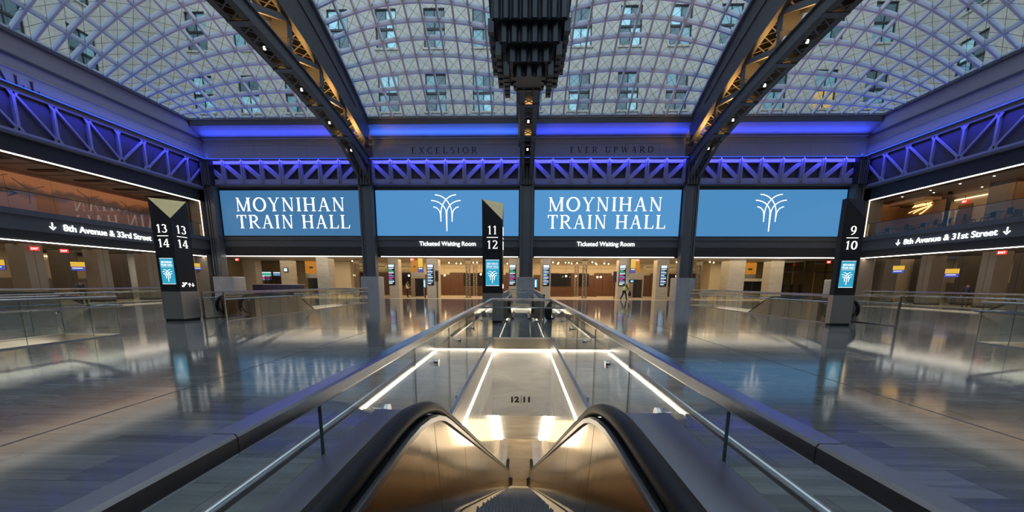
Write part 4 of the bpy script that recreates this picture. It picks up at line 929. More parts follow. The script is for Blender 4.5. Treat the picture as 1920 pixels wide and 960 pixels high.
LOW = [(-4.9, 43.5, 2.55), (-10.3, 43.5, 2.5), (-9.3, 44, 2.42), (-13.3, 43, 2.35), (6.2, 43, 2.35), (8.9, 44, 2.3), (9.4, 44.5, 2.32), (10.9, 43, 2.38), (15.4, 41, 2.35), (16.9, 41, 2.38), (18.6, 42, 2.35), (-19.3, 42, 2.35), (5.2, 44, 2.4)]
for i, (x, y, z) in enumerate(spots+LOW):
    low = i >= len(spots)
    t = thing('pendant_lamp', 'small glowing globe hung low in front of the wood panelling' if low else 'small glowing globe lamp just under the waiting room ceiling, '+('left of the left steel column' if x < -14 else 'left of the middle column' if x < 0 else 'right of the middle column' if x < 14 else 'right of the right steel column'), 'lamp', (x, y, z), 'low globe pendants of the waiting room' if low else 'globe lamps under the waiting room ceiling')
    o = bpy.data.objects.new('globe', gs); COL.objects.link(o); o.parent = t; o.scale = (1.5, 1.5, 1.5) if low else (1, 1, 1)
    MB().tube([(x, y, z+.07), (x, y, 3.96)], .008, 4, side=(1, 0, 0)).build('stem', 'black_panel', t)
# lift fronts with orange panels, hanging signs
for x, l in ((-11.3, 'grey lift front with dark doors below an orange panel, left waiting bay'), (12.4, 'grey lift front with dark doors below an orange panel, right waiting bay')):
    t = thing('lift_front', l, 'lift', (x, 40, 0)); box(x-.85, x+.65, 40, 40.2, 2.0, 2.7).build('grey_panel', 'brushed_steel', t); box(x-.9, x-.45, 40, 40.2, 0, 2.0).build('jamb', 'concrete_pier', t); box(x-.42, x+.5, 40.05, 40.15, .05, 1.98).build('door', 'dark_window', t); box(x+.5, x+.65, 40, 40.2, 0, 2.0).build('jamb', 'brushed_steel', t)
    o = box(x-.80, x+.12, 39.95, 40.1, 2.72, 3.95).build('orange_panel', 'orange_lit', t); sans_mesh('W7', .16, (x-.5, 39.93, 3.18), (1, 0, 0), .28, .006, 'black_panel', t, 'marking') if 0 else box(x-.5, x-.3, 39.94, 39.95, 3.2, 3.32).build('marking', 'black_panel', t)
for (x, l) in ((-10.1, 'hanging amber and blue direction sign near the lift in the left waiting bay'), (10.8, 'hanging amber and blue direction sign near the lift in the right waiting bay')):
    t = thing('hanging_sign', l, 'sign', (x, 36.5, 2.6)); box(x-.26, x+.26, 36.5, 36.6, 2.56, 3.97).build('casing', 'black_panel', t); box(x-.24, x+.24, 36.485, 36.5, 3.05, 3.92).build('amber_panel', 'amber_sign', t); box(x-.24, x+.24, 36.485, 36.5, 2.6, 2.85).build('blue_panel', 'blue_sign', t); box(x-.2, x+.2, 36.48, 36.485, 2.88, 2.98).build('text_line', 'print_white', t)
def exit_sign(loc, ux, lab, z1=3.95, w=.40):
    ux = Vector(ux); n = ux.cross(Vector((0, 0, 1))); t = thing('exit_sign', lab, 'sign', loc); c = Vector(loc)
    m = MB().beam(c-ux*w/2, c+ux*w/2, .06, .24); m.build('casing', 'exit_red', t)
    sans_mesh('EXIT', .13, c-ux*w*.36+n*.03-Vector((0, 0, .065)), ux, w*.72, .006, 'letter_white', t, 'lettering')
    MB().tube([c+Vector((0, 0, .12)), (c.x, c.y, z1)], .012, 5, side=(1, 0, 0)).build('stem', 'black_panel', t)
exit_sign((-28.2, 36, 3.7), (1, 0, 0), 'red exit sign in the leftmost bay near the corner', w=.36); exit_sign((29.0, 36, 3.66), (1, 0, 0), 'red exit sign in the rightmost bay left of the pylon marked 9 and 10', w=.36)
exit_sign((-11.2, 37.5, 3.86), (1, 0, 0), 'red exit sign above the left lift front', w=.4); exit_sign((11.5, 37.5, 3.86), (1, 0, 0), 'red exit sign above the right lift front', w=.4)
exit_sign((-31, 22.9, 3.56), (.63, .77, 0), 'red exit sign over the left concourse, the one nearer the picture edge'); exit_sign((-31.5, 24.8, 3.58), (.63, .77, 0), 'red exit sign over the left concourse, right of its twin')
exit_sign((31, 25, 3.66), (.5, -.86, 0), 'red exit sign under the right street sign'); exit_sign((35.3, 31.45, 8.17), (0, -1, 0), 'red exit sign above the lounge door on the right balcony', 8.7)
# small portrait screens
for x, y, z0, z1, w, l in ((-9.87, 37.0, 1.0, 1.93, .28, 'small portrait screen left of a departure board'), (1.27, 35.15, 1.08, 1.98, .40, 'small portrait screen beside the middle stone block'), (10.9, 36.9, 1.62, 1.98, .36, 'small square screen above the walking worker')):
    t = thing('info_screen', l, 'screen', (x, y, z0)); box(x-w/2, x+w/2, y, y+.06, z0, z1).build('casing', 'black_panel', t); box(x-w/2+.03, x+w/2-.03, y-.01, y, z0+.05, z1-.05).build('display', 'pylon_screen', t); box(x-w/2+.05, x+w/2-.12, y-.014, y-.01, z0+.12, z1-.15).build('content', 'board_white', t)
    if x == -9.87: box(x-.06, x+.06, y+.05, y+.12, 0, z0+.2).build('stand', 'black_panel', t)
    if x == 1.27: box(x-.06, x+.06, y+.02, y+.1, 0, z0).build('stand', 'black_panel', t)
    elif x > 10: box(x-.3, x-.2, y+.02, y+.1, z0+.05, z0+.3).build('mount', 'black_panel', t)
for x, l, m_ in ((-8.6, 'black panel on the stone pier left of the lattice column', 'black_panel'), (9.2, 'navy panel left of the walking worker', 'navy')):
    t = thing('wall_panel', l, 'panel', (x, 36.95, 1.7)); box(x-.16, x+.16, 36.9, 36.96, 1.68, 2.74).build('board', m_, t); box(x-.16, x+.16, 36.95, 36.99, 2.2, 2.74).build('back', 'blue_sign' if m_ == 'navy' else m_, t); box(x-.03, x+.03, 36.93, 37.0, 0, 1.7).build('post', 'black_panel', t)
# leftmost bay: counter, screens, panels
t = thing('ticket_counter', 'long navy ticket counter in the leftmost bay', 'counter', (-25.6, 38, 0)); 
for i in range(5): box(-28.2+i*1.04, -28.2+i*1.04+1.02, 37.7, 37.8, .05, 1.24).build('front_panel', 'navy', t)
box(-28.25, -22.95, 37.65, 38.3, 1.24, 1.30).build('worktop', 'base_stone', t); box(-28.2, -23.0, 37.8, 38.2, 0, 1.24).build('carcass', 'navy', t)
t = thing('departure_screen', 'wide screen with turquoise and pink rows above the ticket counter', 'screen', (-29.8, 42, 1.7)); box(-30.6, -29.0, 42, 42.1, 1.68, 2.70).build('casing', 'black_panel', t)
for i in range(7): box(-30.54, -29.06, 41.985, 42.0, 2.56-i*.135, 2.66-i*.135).build('board_row', ['board_white', 'board_green', 'board_green', 'board_white', 'board_pink', 'board_pink', 'board_blue'][i], t)
box(-29.85, -29.75, 42.1, 46.0, 1.9, 2.0).build('mount', 'black_panel', t)
t = thing('departure_screen', 'smaller blue screen right of the wide turquoise and pink screen', 'screen', (-28.4, 42, 2.2)); box(-28.85, -27.95, 42, 42.1, 2.2, 2.70).build('casing', 'black_panel', t)
for i in range(3): box(-28.8, -28.0, 41.985, 42.0, 2.55-i*.14, 2.65-i*.14).build('board_row', 'board_blue' if i else 'board_white', t)
box(-28.45, -28.35, 42.1, 46.0, 2.4, 2.5).build('mount', 'black_panel', t)
t = thing('glass_partition', 'dark glass partition behind the ticket counter', 'partition', (-28.2, 41, 0)); 
for i in range(4): box(-29.1+i*.62, -28.52+i*.62, 41, 41.04, 1.0, 2.2).build('glass_pane', 'store_glass', t)
for i in range(5): box(-29.14+i*.62, -29.08+i*.62, 40.98, 41.06, 0, 2.2).build('mullion', 'black_panel', t)
t = thing('clock_sign', 'small square lit clock on a stone pier in the leftmost bay', 'clock', (-25.95, 39.95, 2.65)); box(-26.2, -25.7, 39.9, 39.98, 2.62, 3.10).build('casing', 'black_panel', t); box(-26.13, -25.77, 39.885, 39.9, 2.69, 3.03).build('dial', 'board_white', t); MB().beam((-25.95, 39.88, 2.86), (-25.95, 39.88, 2.98), .02, .01).beam((-25.95, 39.88, 2.86), (-25.87, 39.88, 2.86), .01, .02).build('clock_hands', 'black_panel', t)
def opening(x0, x1, y, z1, ox, ow, lab, shut):
    t = thing('service_opening', lab, 'counter', ((x0+x1)/2, y, 0)); box(x0, x1, y, y+.1, .1, z1).build('recess', 'dark_window', t); box(ox, ox+ow, y-.02, y+.1, z1+.5, 3.93).build('orange_panel', 'orange_lit', t); box(ox+ow*.4, ox+ow*.7, y-.03, y-.02, 3.1, 3.3).build('marking', 'black_panel', t)
    box(ox, ox+ow, y, y+.1, z1+.02, z1+.5).build('grey_panel', 'brushed_steel', t)
    if shut:
        for i in range(2): box(x0+i*(x1-x0)/2, x0+(i+1)*(x1-x0)/2-.05, y-.25, y-.2, z1-.28, z1+.02).build('shutter', 'shutter', t)
        for i in range(4): box(x0+i*(x1-x0)/3-.03, x0+i*(x1-x0)/3+.03, y-.1, y+.02, 0, z1).build('mullion', 'rail_steel', t)
opening(-24.8, -23.2, 42, 2.0, -25.0, 1.3, 'dark doorway under an orange panel in the leftmost bay', 0); opening(24.55, 28.1, 42, 2.15, 24.55, 1.5, 'dark shuttered opening under an orange panel in the rightmost bay', 1)
t = thing('wall_block', 'beige wall block left of the pale pier in the rightmost bay', 'wall', (23.0, 43, 0)); box(21.5, 24.2, 43, 45, 0, 3.95).build('wall', 'warm_wall', t)
t = thing('wall_block', 'beige wall block beside the lattice column in the leftmost bay', 'wall', (-21.4, 43, 0)); box(-22.6, -20.2, 43, 45, 0, 3.95).build('wall', 'warm_wall', t)
t = thing('glazed_shop', 'dark glass shop front with black mullions in the rightmost bay', 'shop front', (28.5, 38.2, 0))
for i in range(5): box(26.42+i*1.05, 27.36+i*1.05, 38.2, 38.23, .1, 2.75).build('glass_pane', 'store_glass', t); box(26.35+i*1.05, 27.36+i*1.05, 38.2, 38.23, 2.85, 3.9).build('glass_pane', 'store_glass', t)
for i in range(4): box(26.34+i*2.1, 26.42+i*2.1, 38.15, 38.28, 0, 3.95).build('mullion', 'black_panel', t)
box(26.34, 32, 38.15, 38.28, 2.75, 2.85).build('transom', 'black_panel', t)
t = thing('shop_shelving', 'dark shelving seen through the shop front glass', 'shelving', (29.3, 41, 0))
for i in range(4): box(27.6+i*.9, 27.65+i*.9, 40.8, 41.2, 0, 1.6).build('upright', 'black_panel', t)
for i in range(3): box(27.6, 30.35, 40.8, 41.2, .4+.5*i, .44+.5*i).build('shelf', 'black_panel', t)
# ============================================================ SIDE CONCOURSES
def cpiers(s, X0, lst, side):
    for x, y, w, d, l in lst:
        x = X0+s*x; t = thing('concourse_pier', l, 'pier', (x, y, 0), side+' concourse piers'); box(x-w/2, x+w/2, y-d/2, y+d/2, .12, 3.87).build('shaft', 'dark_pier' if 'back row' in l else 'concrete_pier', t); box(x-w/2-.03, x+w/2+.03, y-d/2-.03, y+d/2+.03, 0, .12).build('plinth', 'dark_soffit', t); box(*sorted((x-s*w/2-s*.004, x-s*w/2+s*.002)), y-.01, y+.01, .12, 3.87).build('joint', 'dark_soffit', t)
cpiers(-1, XL, [(2.9, 23.05, 1.2, .9, 'left concourse pier nearest the picture edge'), (2.9, 27.0, 1.1, .8, 'left concourse pier, second from the picture edge in the front row'), (2.9, 30.6, 1.1, .8, 'left concourse pier half behind the pylon marked 13 and 14'),
        (6.0, 27.3, 1.2, .7, 'left concourse back row pier, the darker one nearer the picture edge'), (6.0, 31.1, 1.2, .7, 'left concourse back row pier, right of its darker neighbour'), (6.0, 34.0, 1.0, .8, 'left concourse back row pier in the corner'), (2.9, 19.6, 1.2, 1.2, 'left concourse pier outside the picture')], 'left')
cpiers(1, XR, [(2.9, 34.0, 1.2, .9, 'right concourse pier just right of the pylon marked 9 and 10'), (2.9, 30.3, 1.1, .8, 'right concourse pier below the first letters of the street sign'), (2.9, 26.4, 1.1, .8, 'right concourse pier left of the red exit sign'), (2.9, 22.6, 1.2, .9, 'right concourse pier at the picture edge'),
        (6.0, 33.9, 1.2, .6, 'right concourse back row pier nearest the corner'), (6.0, 30.5, 1.2, .7, 'right concourse back row pier, second from the corner'), (6.0, 27.1, 1.2, .7, 'right concourse back row pier nearest the picture edge')], 'right')
def hsign(x, y, z, s, lab):
    ux = Vector((.63, -s*.77, 0)).normalized(); n = ux.cross(Vector((0, 0, 1)))
    t = thing('hanging_sign', lab, 'sign', (x, y, z)); c = Vector((x, y, z))
    MB().beam(c-ux*.36, c+ux*.36, .10, .66).build('casing', 'black_panel', t)
    f = c+n*.056
    MB().beam(f-ux*.34+Vector((0, 0, .13)), f+ux*.34+Vector((0, 0, .13)), .01, .34).build('amber_panel', 'amber_sign', t); MB().beam(f-ux*.34+Vector((0, 0, -.18)), f+ux*.34+Vector((0, 0, -.18)), .01, .26).build('blue_panel', 'blue_sign', t)
    MB().beam(f+n*.006-ux*.28+Vector((0, 0, -.14)), f+n*.006+ux*.2+Vector((0, 0, -.14)), .004, .06).build('text_line', 'print_white', t)
    MB().tube([c+Vector((0, 0, .3)), (x, y, 3.9)], .02, 5, side=(1, 0, 0)).build('stem', 'black_panel', t)
for a in ((-31.9, 21.6, 2.50, -1, 'hanging amber and blue sign at the left picture edge'), (-32.2, 26.0, 2.6, -1, 'hanging amber and blue sign between left concourse piers'), (-29.9, 33.3, 2.9, -1, 'hanging amber and blue sign in the corner, beyond the pylon marked 13 and 14'),
          (31.3, 31.7, 2.83, 1, 'hanging amber and blue sign in front of the first piers of the right concourse'), (31.6, 26.9+1.2, 2.45, 1, 'hanging amber and blue sign between right concourse piers')): hsign(*a)
t = thing('corridor_window', 'tall bright window between the left concourse piers', 'window', (-37.9, 33.5, 1)); 
for k in range(3): MB().box(-37.96, -37.92, 31.9+k*.8, 32.62+k*.8, 1.0, 3.6).build('pane', 'board_white', t)
for k in range(4): MB().box(-37.95, -37.88, 31.82+k*.8, 31.9+k*.8, .95, 3.65).build('mullion', 'black_panel', t)
t = thing('corridor_window', 'tall pale blue window between the right concourse piers', 'window', (38.5, 32.6, 1))
for k in range(3): MB().box(38.52, 38.56, 31.4+k*.8, 32.12+k*.8, 1.0, 3.6).build('pane', 'board_blue', t)
for k in range(4): MB().box(38.48, 38.55, 31.32+k*.8, 31.4+k*.8, .95, 3.65).build('mullion', 'black_panel', t)
t = thing('dark_kiosk', 'dark glazed kiosk in the corner right of the pylon marked 9 and 10', 'kiosk', (31.3, 34.2, 0)) if 0 else None
for k, (y, l) in enumerate(((30.9, 'crossed stair brace seen between right concourse piers, nearer the corner'), (27.9, 'crossed stair brace seen between right concourse piers, nearer the picture edge'))):
    t = thing('barrier_brace', l, 'barrier', (36.5, y, 0)); MB().beam((36.5, y+.9, 1.35), (36.5, y-.9, 1.35), .05, .05).build('top_bar', 'chair_black', t); MB().beam((36.5, y+.7, 1.35), (36.5, y, .5), .05, .05).build('leg', 'chair_black', t); MB().beam((36.5, y-.7, 1.35), (36.5, y, .5), .05, .05).build('leg', 'chair_black', t); MB().beam((36.5, y+.3, 0), (36.5, y, .55), .05, .05).beam((36.5, y-.3, 0), (36.5, y, .55), .05, .05).build('foot', 'chair_black', t)
for X, s_, w in ((XL, -1, 'left'), (XR, 1, 'right')):       # wall lights and dado on the concourse back walls
    for k, y in enumerate((24.5, 28.5, 32.5)):
        x0, x1 = sorted((X+s_*8.9, X+s_*8.98)); o = box(x0, x1, y-1.0, y+1.0, 3.45, 3.50).build('wall_light', 'led_wash', None, (x0, y, 3.45)); tag(o, 'thin warm light line high on the %s concourse back wall, %s' % (w, ('nearest the picture edge', 'in the middle', 'nearest the corner')[k]), 'light strip')
        x0, x1 = sorted((X+s_*8.7, X+s_*8.8)); t = thing('dark_soffit_panel', 'dark ceiling recess over the %s concourse, %s' % (w, ('nearest the picture edge', 'in the middle', 'nearest the corner')[k]), 'ceiling panel', (X+s_*7.6, y-1.5, 3.7)); box(*sorted((X+s_*6.8, X+s_*8.4)), y-2.2, y-.8, 3.62, 3.878).build('recess', 'dark_soffit', t)
    x0, x1 = sorted((X+s_*8.93, X+s_*8.99)); struct(box(x0, x1, NEAR, FAR, 0, 1.75), 'trim_34', 'concrete_pier')
# ============================================================ BALCONIES
def balcony_glass(X, s, lab):
    t = thing('balcony_railing', lab, 'railing', (X, YC, 5.62)); y = FAR-1.1
    while y > NEAR+1.5:
        MB().box(X-.01, X+.01, y-1.49, y-.0, 5.63, 6.68).build('glass_pane', 'rail_glass', t); y -= 1.5
    MB().box(X-.02, X+.02, NEAR+.6, FAR-1.08, 6.68, 6.71).build('top_rail', 'black_trim', t)
balcony_glass(XL-.12, -1, 'glass railing of the left balcony above the street sign'); balcony_glass(XR+.12, 1, 'glass railing of the right balcony above the street sign')
t = thing('wall_mural', 'orange dusk sky mural with wind turbines behind the left balcony', 'mural', (-33.3, 20, 5.6))
y = FAR-1.1
while y > NEAR: MB().box(-33.5, -33.3, y-2.4, y-.01, 5.5, 8.72).build('mural_panel', 'mural_print', t); y -= 2.41
for (cy_, cz, r) in ((24.9, 7.62, .95), (28.35, 7.78, .85), (22.6, 7.7, 1.5), (31.2, 7.7, .7)):
    m = MB()
    for a in (25, 145, 265): m.beam((-33.29, cy_, cz), (-33.29, cy_+r*cos(radians(a)), cz+r*sin(radians(a))), .01, .045, (1, 0, 0)) if 0 else m.beam((-33.29, cy_, cz), (-33.29, cy_+r*cos(radians(a)), cz+r*sin(radians(a))), .045, .01, (1, 0, 0))
    m.build('painted_turbine', 'wood', t)
m = MB().beam((-33.28, 19, 7.3), (-33.28, 24.3, 7.22), .06, .02, (1, 0, 0)).beam((-33.28, 24.2, 7.22), (-33.28, 23.8, 7.45), .09, .02, (1, 0, 0)).beam((-33.28, 24.2, 7.22), (-33.28, 23.8, 7.0), .09, .02, (1, 0, 0)).build('painted_vane', 'navy', t)
for k in range(6):
    y = 32.2-k*2.5; struct(box(-32.3, -30.3, y-.45, y, 8.66, 8.721), 'trim_30', 'dark_soffit'); struct(box(-33.2, -29.4, y-1.62, y-1.6, 8.70, 8.722), 'trim_30', 'dark_soffit')
struct(box(-33.3, XL-1.0, FAR-1.2, FAR-.4, 5.5, 8.72), 'wall_end', 'dark_soffit')
# right lounge
struct(box(33.0, 33.2, 30.65, FAR, 5.5, 8.2), 'wall_lounge', 'lounge_wall'); struct(box(XR+.6, 33.0, FAR-.25, FAR, 5.5, 8.72), 'wall_lounge', 'lounge_wall')
struct(box(33.0, 33.2, 30.5, 30.65, 5.5, 8.72), 'trim_31', 'black_panel'); struct(box(35.5, 35.7, 22, 34.4, 5.5, 8.72), 'wall_lounge', 'warm_wall')
struct(box(31.8, 33.2, 31.2, 33.9, 8.25, 8.72), 'trim_32', 'lounge_wood')
t = thing('lounge_pillar', 'wood clad pillar in the right lounge near the picture edge', 'pillar', (33.9, 27.8, 5.5)); box(33.4, 34.6, 27.3, 28.4, 5.5, 8.72).build('core', 'concrete_pier', t); box(33.36, 33.42, 26.95, 27.3, 5.5, 8.72).build('wood_cladding', 'lounge_wood', t); box(33.4, 35.5, 26.9, 27.3, 5.5, 8.72).build('side_wall', 'lounge_wood', t)
t = thing('lounge_door', 'brown door with lit wall around it on the right balcony', 'door', (35.47, 31.45, 5.5)); MB().box(35.42, 35.495, 30.98, 31.96, 5.5, 7.95).build('leaf', 'lounge_wood', t); MB().box(35.38, 35.42, 31.06, 31.12, 6.5, 6.7).build('door_handle', 'tube_steel', t)
o = MB().box(35.40, 35.46, 29.0, 32.3, 8.40, 8.45).build('light_line', 'led_wash', None, (35.4, 30.6, 8.42)); tag(o, 'thin light line on the lounge wall above the door', 'light strip')
t = thing('lit_logo', 'glowing golden rail company emblem and lettering on the brown lounge wall', 'sign', (32.97, 32.6, 7.8))
sans_mesh('AMTRAK', .20, (32.97, 33.1, 8.0), (0, -1, 0), 1.5, .04, 'gold_glow', t, 'lettering', .02, .3)
for k, (ya, za, yb_, zb_, w) in enumerate(((33.35, 7.62, 31.7, 7.93, .03), (32.95, 7.52, 31.8, 7.90, .04), (32.45, 7.38, 31.62, 7.96, .055))):
    pts = [(32.95, ya+(yb_-ya)*(i/8), za+(zb_-za)*(1-(1-i/8)**.7 if k == 9 else (i/8)**(.75 if k < 2 else 1.3))) for i in range(9)]
    MB().sweep(pts, [(-.02, -w/2), (.02, -w/2), (.02, w/2), (-.02, w/2)], side=(1, 0, 0)).build('swoosh', 'gold_glow', t)
for k, (x, y) in enumerate([(31.2, 32.3), (31.2, 30.2), (31.2, 28.3), (31.2, 26.4), (31.2, 24.6), (33.8, 29.2), (32.2, 30.9), (34, 26)]):
    o = MB().tube([(x, y, 8.70), (x, y, 8.722)], .05, 10, side=(1, 0, 0)).build('ceiling_downlight', 'lamp_white', None, (x, y, 8.7)); tag(o, 'tiny round downlight in the right balcony ceiling', 'ceiling light', 'downlights of the right balcony')
# cafe chairs and tables on the right balcony
def chair_proto():
    t = thing('cafe_chair', '', 'chair', (0, 0, 0), 'dark cafe chairs on the right balcony')
    MB().prism([(-.22, -.22), (.22, -.22), (.20, .20), (-.20, .20)], .44, .47, 'z').build('seat', 'chair_black', t)
    MB().sweep([(-.22, -.02, .66), (-.22, .16, .68), (-.16, .24, .70), (0, .26, .71), (.16, .24, .70), (.22, .16, .68), (.22, -.02, .66)], [(-.018, -.02), (.018, -.02), (.018, .02), (-.018, .02)]).build('armrest', 'chair_black', t)
    MB().sweep([(-.16, .24, .60), (0, .27, .60), (.16, .24, .60)], [(-.01, -.12), (.01, -.12), (.01, .24), (-.01, .24)]).build('backrest', 'chair_black', t)
    for sx in (-1, 1):
        for sy in (-1, 1): MB().beam((sx*.2, sy*.19, .46), (sx*.24, sy*.26, 0), .03, .03).build('leg', 'chair_black', t)
    return t
ch = chair_proto()
CH = [(31.2, 31.3, 90), (30.5, 32.6, -80), (30.6, 30.6, 20), (30.6, 29.98, -90), (30.7, 28.7, 80), (30.4, 28.03, -70), (30.5, 26.7, 60), (30.6, 25.75, -95), (30.5, 24.4, 80), (31.6, 25.2, 150)]
CT = ['farthest dark cafe chair, beside the brown lounge wall', 'dark cafe chair facing the far corner of the right balcony', 'dark cafe chair left of the farthest cafe table', 'dark cafe chair between the farthest and second cafe tables', 'dark cafe chair under the golden emblem', 'dark cafe chair below the right end of the golden emblem', 'dark cafe chair in front of the brown lounge door', 'dark cafe chair left of the table below the wood clad pillar', 'dark cafe chair at the right picture edge', 'dark cafe chair set back from the railing near the picture edge']
for k, ((x, y, a), l) in enumerate(zip(CH, CT)):
    if k == 0: ch.location = (x, y, 5.5); ch.rotation_euler = (0, 0, radians(a)); ch['label'] = l
    else: copy_thing(ch, (x, y, 5.5), radians(a), l)
tb = None
for (x, y), l in zip([(30.5, 32.0), (30.6, 29.35), (30.5, 27.4), (30.5, 25.1)], ['small grey cafe table farthest along the right balcony', 'small grey cafe table below the golden emblem', 'small grey cafe table in front of the lounge door', 'small grey cafe table nearest the picture edge on the right balcony']):
    if tb is None:
        tb = thing('cafe_table', l, 'table', (x, y, 5.5), 'cafe tables on the right balcony')
        MB().box(x-.33, x+.33, y-.33, y+.33, 6.22, 6.245).build('tabletop', 'table_metal', tb); MB().tube([(x, y, 5.52), (x, y, 6.22)], .03, 8, side=(1, 0, 0)).build('pedestal', 'table_metal', tb); MB().box(x-.22, x+.22, y-.22, y+.22, 5.5, 5.52).build('foot', 'table_metal', tb)
    else: copy_thing(tb, (x, y, 5.5), 0, l)
t = thing('planter_box', 'low pale box behind the railing at the far end of the right balcony', 'planter', (31.2, 33.4, 5.5)); box(30.2, 32.2, 33.2, 33.8, 5.5, 6.1).build('box', 'concrete_pier', t); box(30.25, 32.15, 33.25, 33.75, 6.1, 6.13).build('lid', 'base_stone', t)
# ============================================================ SMALL THINGS ON THE FLOOR
def lump(name, lab, c, w, d, h, mname, seed):
    r = random.Random(seed); bm = bmesh.new(); bmesh.ops.create_icosphere(bm, subdivisions=3, radius=1)
    for v in bm.verts:
        z = v.co.z; k = 1+.12*sin(7*v.co.x+seed)+.10*sin(9*v.co.y+2*z+seed); f = (1-.35*max(z, 0))
        v.co = Vector((v.co.x*w/2*k*f, v.co.y*d/2*k*f, (max(z, -.75)+.75)/1.75*h))
    me = bpy.data.meshes.new(name); bm.to_mesh(me); bm.free(); me.materials.append(MATS[mname]); o = bpy.data.objects.new(name, me); COL.objects.link(o); o.location = c; tag(o, lab, 'bag'); return o
lump('plastic_bag', 'bulging black plastic bag on the floor right of the distant middle well', (1.22, 15.35, 0), .50, .5, .85, 'bag_black', 2)
t = thing('storage_box', 'small purple box on the floor at the foot of the pylon marked 9 and 10', 'box', (12.55, 14.6, 0)); box(12.45, 12.65, 14.5, 14.7, 0, .26).build('body', 'blue_sign' if 0 else 'navy', t); box(12.44, 12.66, 14.49, 14.71, .26, .29).build('lid', 'blue_sign', t)
# ============================================================ PEOPLE
def person(lab, loc, rz, H, J, mats, extras=None, group=None):
    """J: joint overrides in head-height units; x right, y forward; figure faces +y before rotation"""
    t = thing('person', lab, 'person', loc); t.rotation_euler = (0, 0, rz)
    j = {'pel': (0, 0, .53), 'wai': (0, .01, .60), 'chest': (0, .01, .72), 'neckb': (0, .0, .815), 'neck': (0, .005, .855), 'head': (0, .015, .915), 'top': (0, .015, .975)}
    for s, q in ((-1, 'L'), (1, 'R')):
        j.update({q+'hip': (s*.055, 0, .50), q+'knee': (s*.06, .01, .285), q+'ank': (s*.06, -.01, .045), q+'toe': (s*.068, .105, .018), q+'sh': (s*.105, 0, .80), q+'el': (s*.135, -.01, .63), q+'wr': (s*.14, .05, .49), q+'hand': (s*.14, .065, .45)})
    j.update(J)
    rad = {'pel': .085, 'wai': .072, 'chest': .088, 'neckb': .055, 'neck': .030, 'head': .048, 'top': .034, 'hip': .066, 'knee': .046, 'ank': .031, 'toe': .022, 'sh': .048, 'el': .035, 'wr': .022, 'hand': .019}
    E_ = [('pel', 'wai'), ('wai', 'chest'), ('chest', 'neckb'), ('neckb', 'neck'), ('neck', 'head'), ('head', 'top')]
    for q in 'LR': E_ += [('pel', q+'hip'), (q+'hip', q+'knee'), (q+'knee', q+'ank'), (q+'ank', q+'toe'), ('neckb', q+'sh'), (q+'sh', q+'el'), (q+'el', q+'wr'), (q+'wr', q+'hand')]
    for q in 'LR':
        hd = Vector(j[q+'hand']); wr = Vector(j[q+'wr']); d = (hd-wr).normalized(); sd = d.cross(Vector((1, 0, 0))).normalized()
        for f in range(4):
            a = 'f%s%d' % (q, f); off = sd*(f-1.5)*.011; ln = (.034, .040, .038, .030)[f]
            j[a+'a'] = tuple(hd+off+d*.012); j[a+'b'] = tuple(hd+off+d*ln+Vector((0, .004, 0))); rad[a+'a'] = rad[a+'b'] = .005; E_ += [(q+'hand', a+'a'), (a+'a', a+'b')]
        a = 'f%s4' % q; j[a+'b'] = tuple(wr+(hd-wr)*.6+sd*.030+d*.02); rad[a+'b'] = .006; E_.append((q+'hand', a+'b'))
    names = list(j); me = bpy.data.meshes.new('body'); me.from_pydata([tuple(c*H for c in j[n]) for n in names], [(names.index(a), names.index(b)) for a, b in E_], [])
    o = bpy.data.objects.new('body', me); COL.objects.link(o)
    md = o.modifiers.new('s', 'SKIN'); md.use_smooth_shade = True
    for i, n in enumerate(names):
        r = rad.get(n) or rad[n[1:]]; r *= H; sv = me.skin_vertices[0].data[i]; sv.radius = (r*(1.25 if n in ('chest', 'pel', 'wai') else 1), r*(.8 if n in ('chest', 'pel', 'wai') else 1)) if 0 else (r, r); sv.use_root = (n == 'pel')
    o.modifiers.new('u', 'SUBSURF').levels = 2; o.modifiers['u'].render_levels = 2
    bpy.context.view_layer.update(); m2 = bpy.data.meshes.new_from_object(o.evaluated_get(bpy.context.evaluated_depsgraph_get())); bpy.data.objects.remove(o)
    for n in mats: m2.materials.append(MATS[n])                      # trousers, shirt, skin, shoes
    seg = [(Vector(j[a])*H, Vector(j[b])*H, a, b) for a, b in E_]
    for p in m2.polygons:
        c = p.center; best = min(seg, key=lambda s_: (c-(s_[0]+(s_[1]-s_[0])*min(1, max(0, (c-s_[0]).dot(s_[1]-s_[0])/((s_[1]-s_[0]).length_squared or 1))))).length)
        b = best[3]; a = best[2]
        p.material_index = 3 if 'toe' in b else 0 if ('hip' in b or 'knee' in b or 'ank' in b or (a == 'pel' and c.z < (j['pel'][2]+.03)*H)) else 2 if (b in ('neck', 'head', 'top') or b.startswith('f') or 'hand' in b) else 1
        p.use_smooth = True
    b_ = bpy.data.objects.new('body', m2); COL.objects.link(b_); b_.parent = t
    hv = Vector(j['head'])*H
    def part(name, mesh_mb, m_, loc=(0, 0, 0), sm=True):
        me_ = mesh_mb.mesh(name, m_, (0, 0, 0), sm); q_ = bpy.data.objects.new(name, me_); COL.objects.link(q_); q_.parent = t; return q_
    # face: nose, eyes, ears, mouth; hair or helmet
    part('nose', MB().ball(hv+Vector((0, .052, -.005))*H, .008*H, 6, 4), mats[2]); part('mouth', MB().ball(hv+Vector((0, .045, -.024))*H, .007*H, 6, 4), 'skin')
    for s in (-1, 1): part('eye', MB().ball(hv+Vector((s*.017, .044, .010))*H, .005*H, 6, 4), 'black_panel'); part('ear', MB().ball(hv+Vector((s*.047, 0, -.002))*H, .011*H, 6, 4), mats[2])
    cap = MB(); n = 12
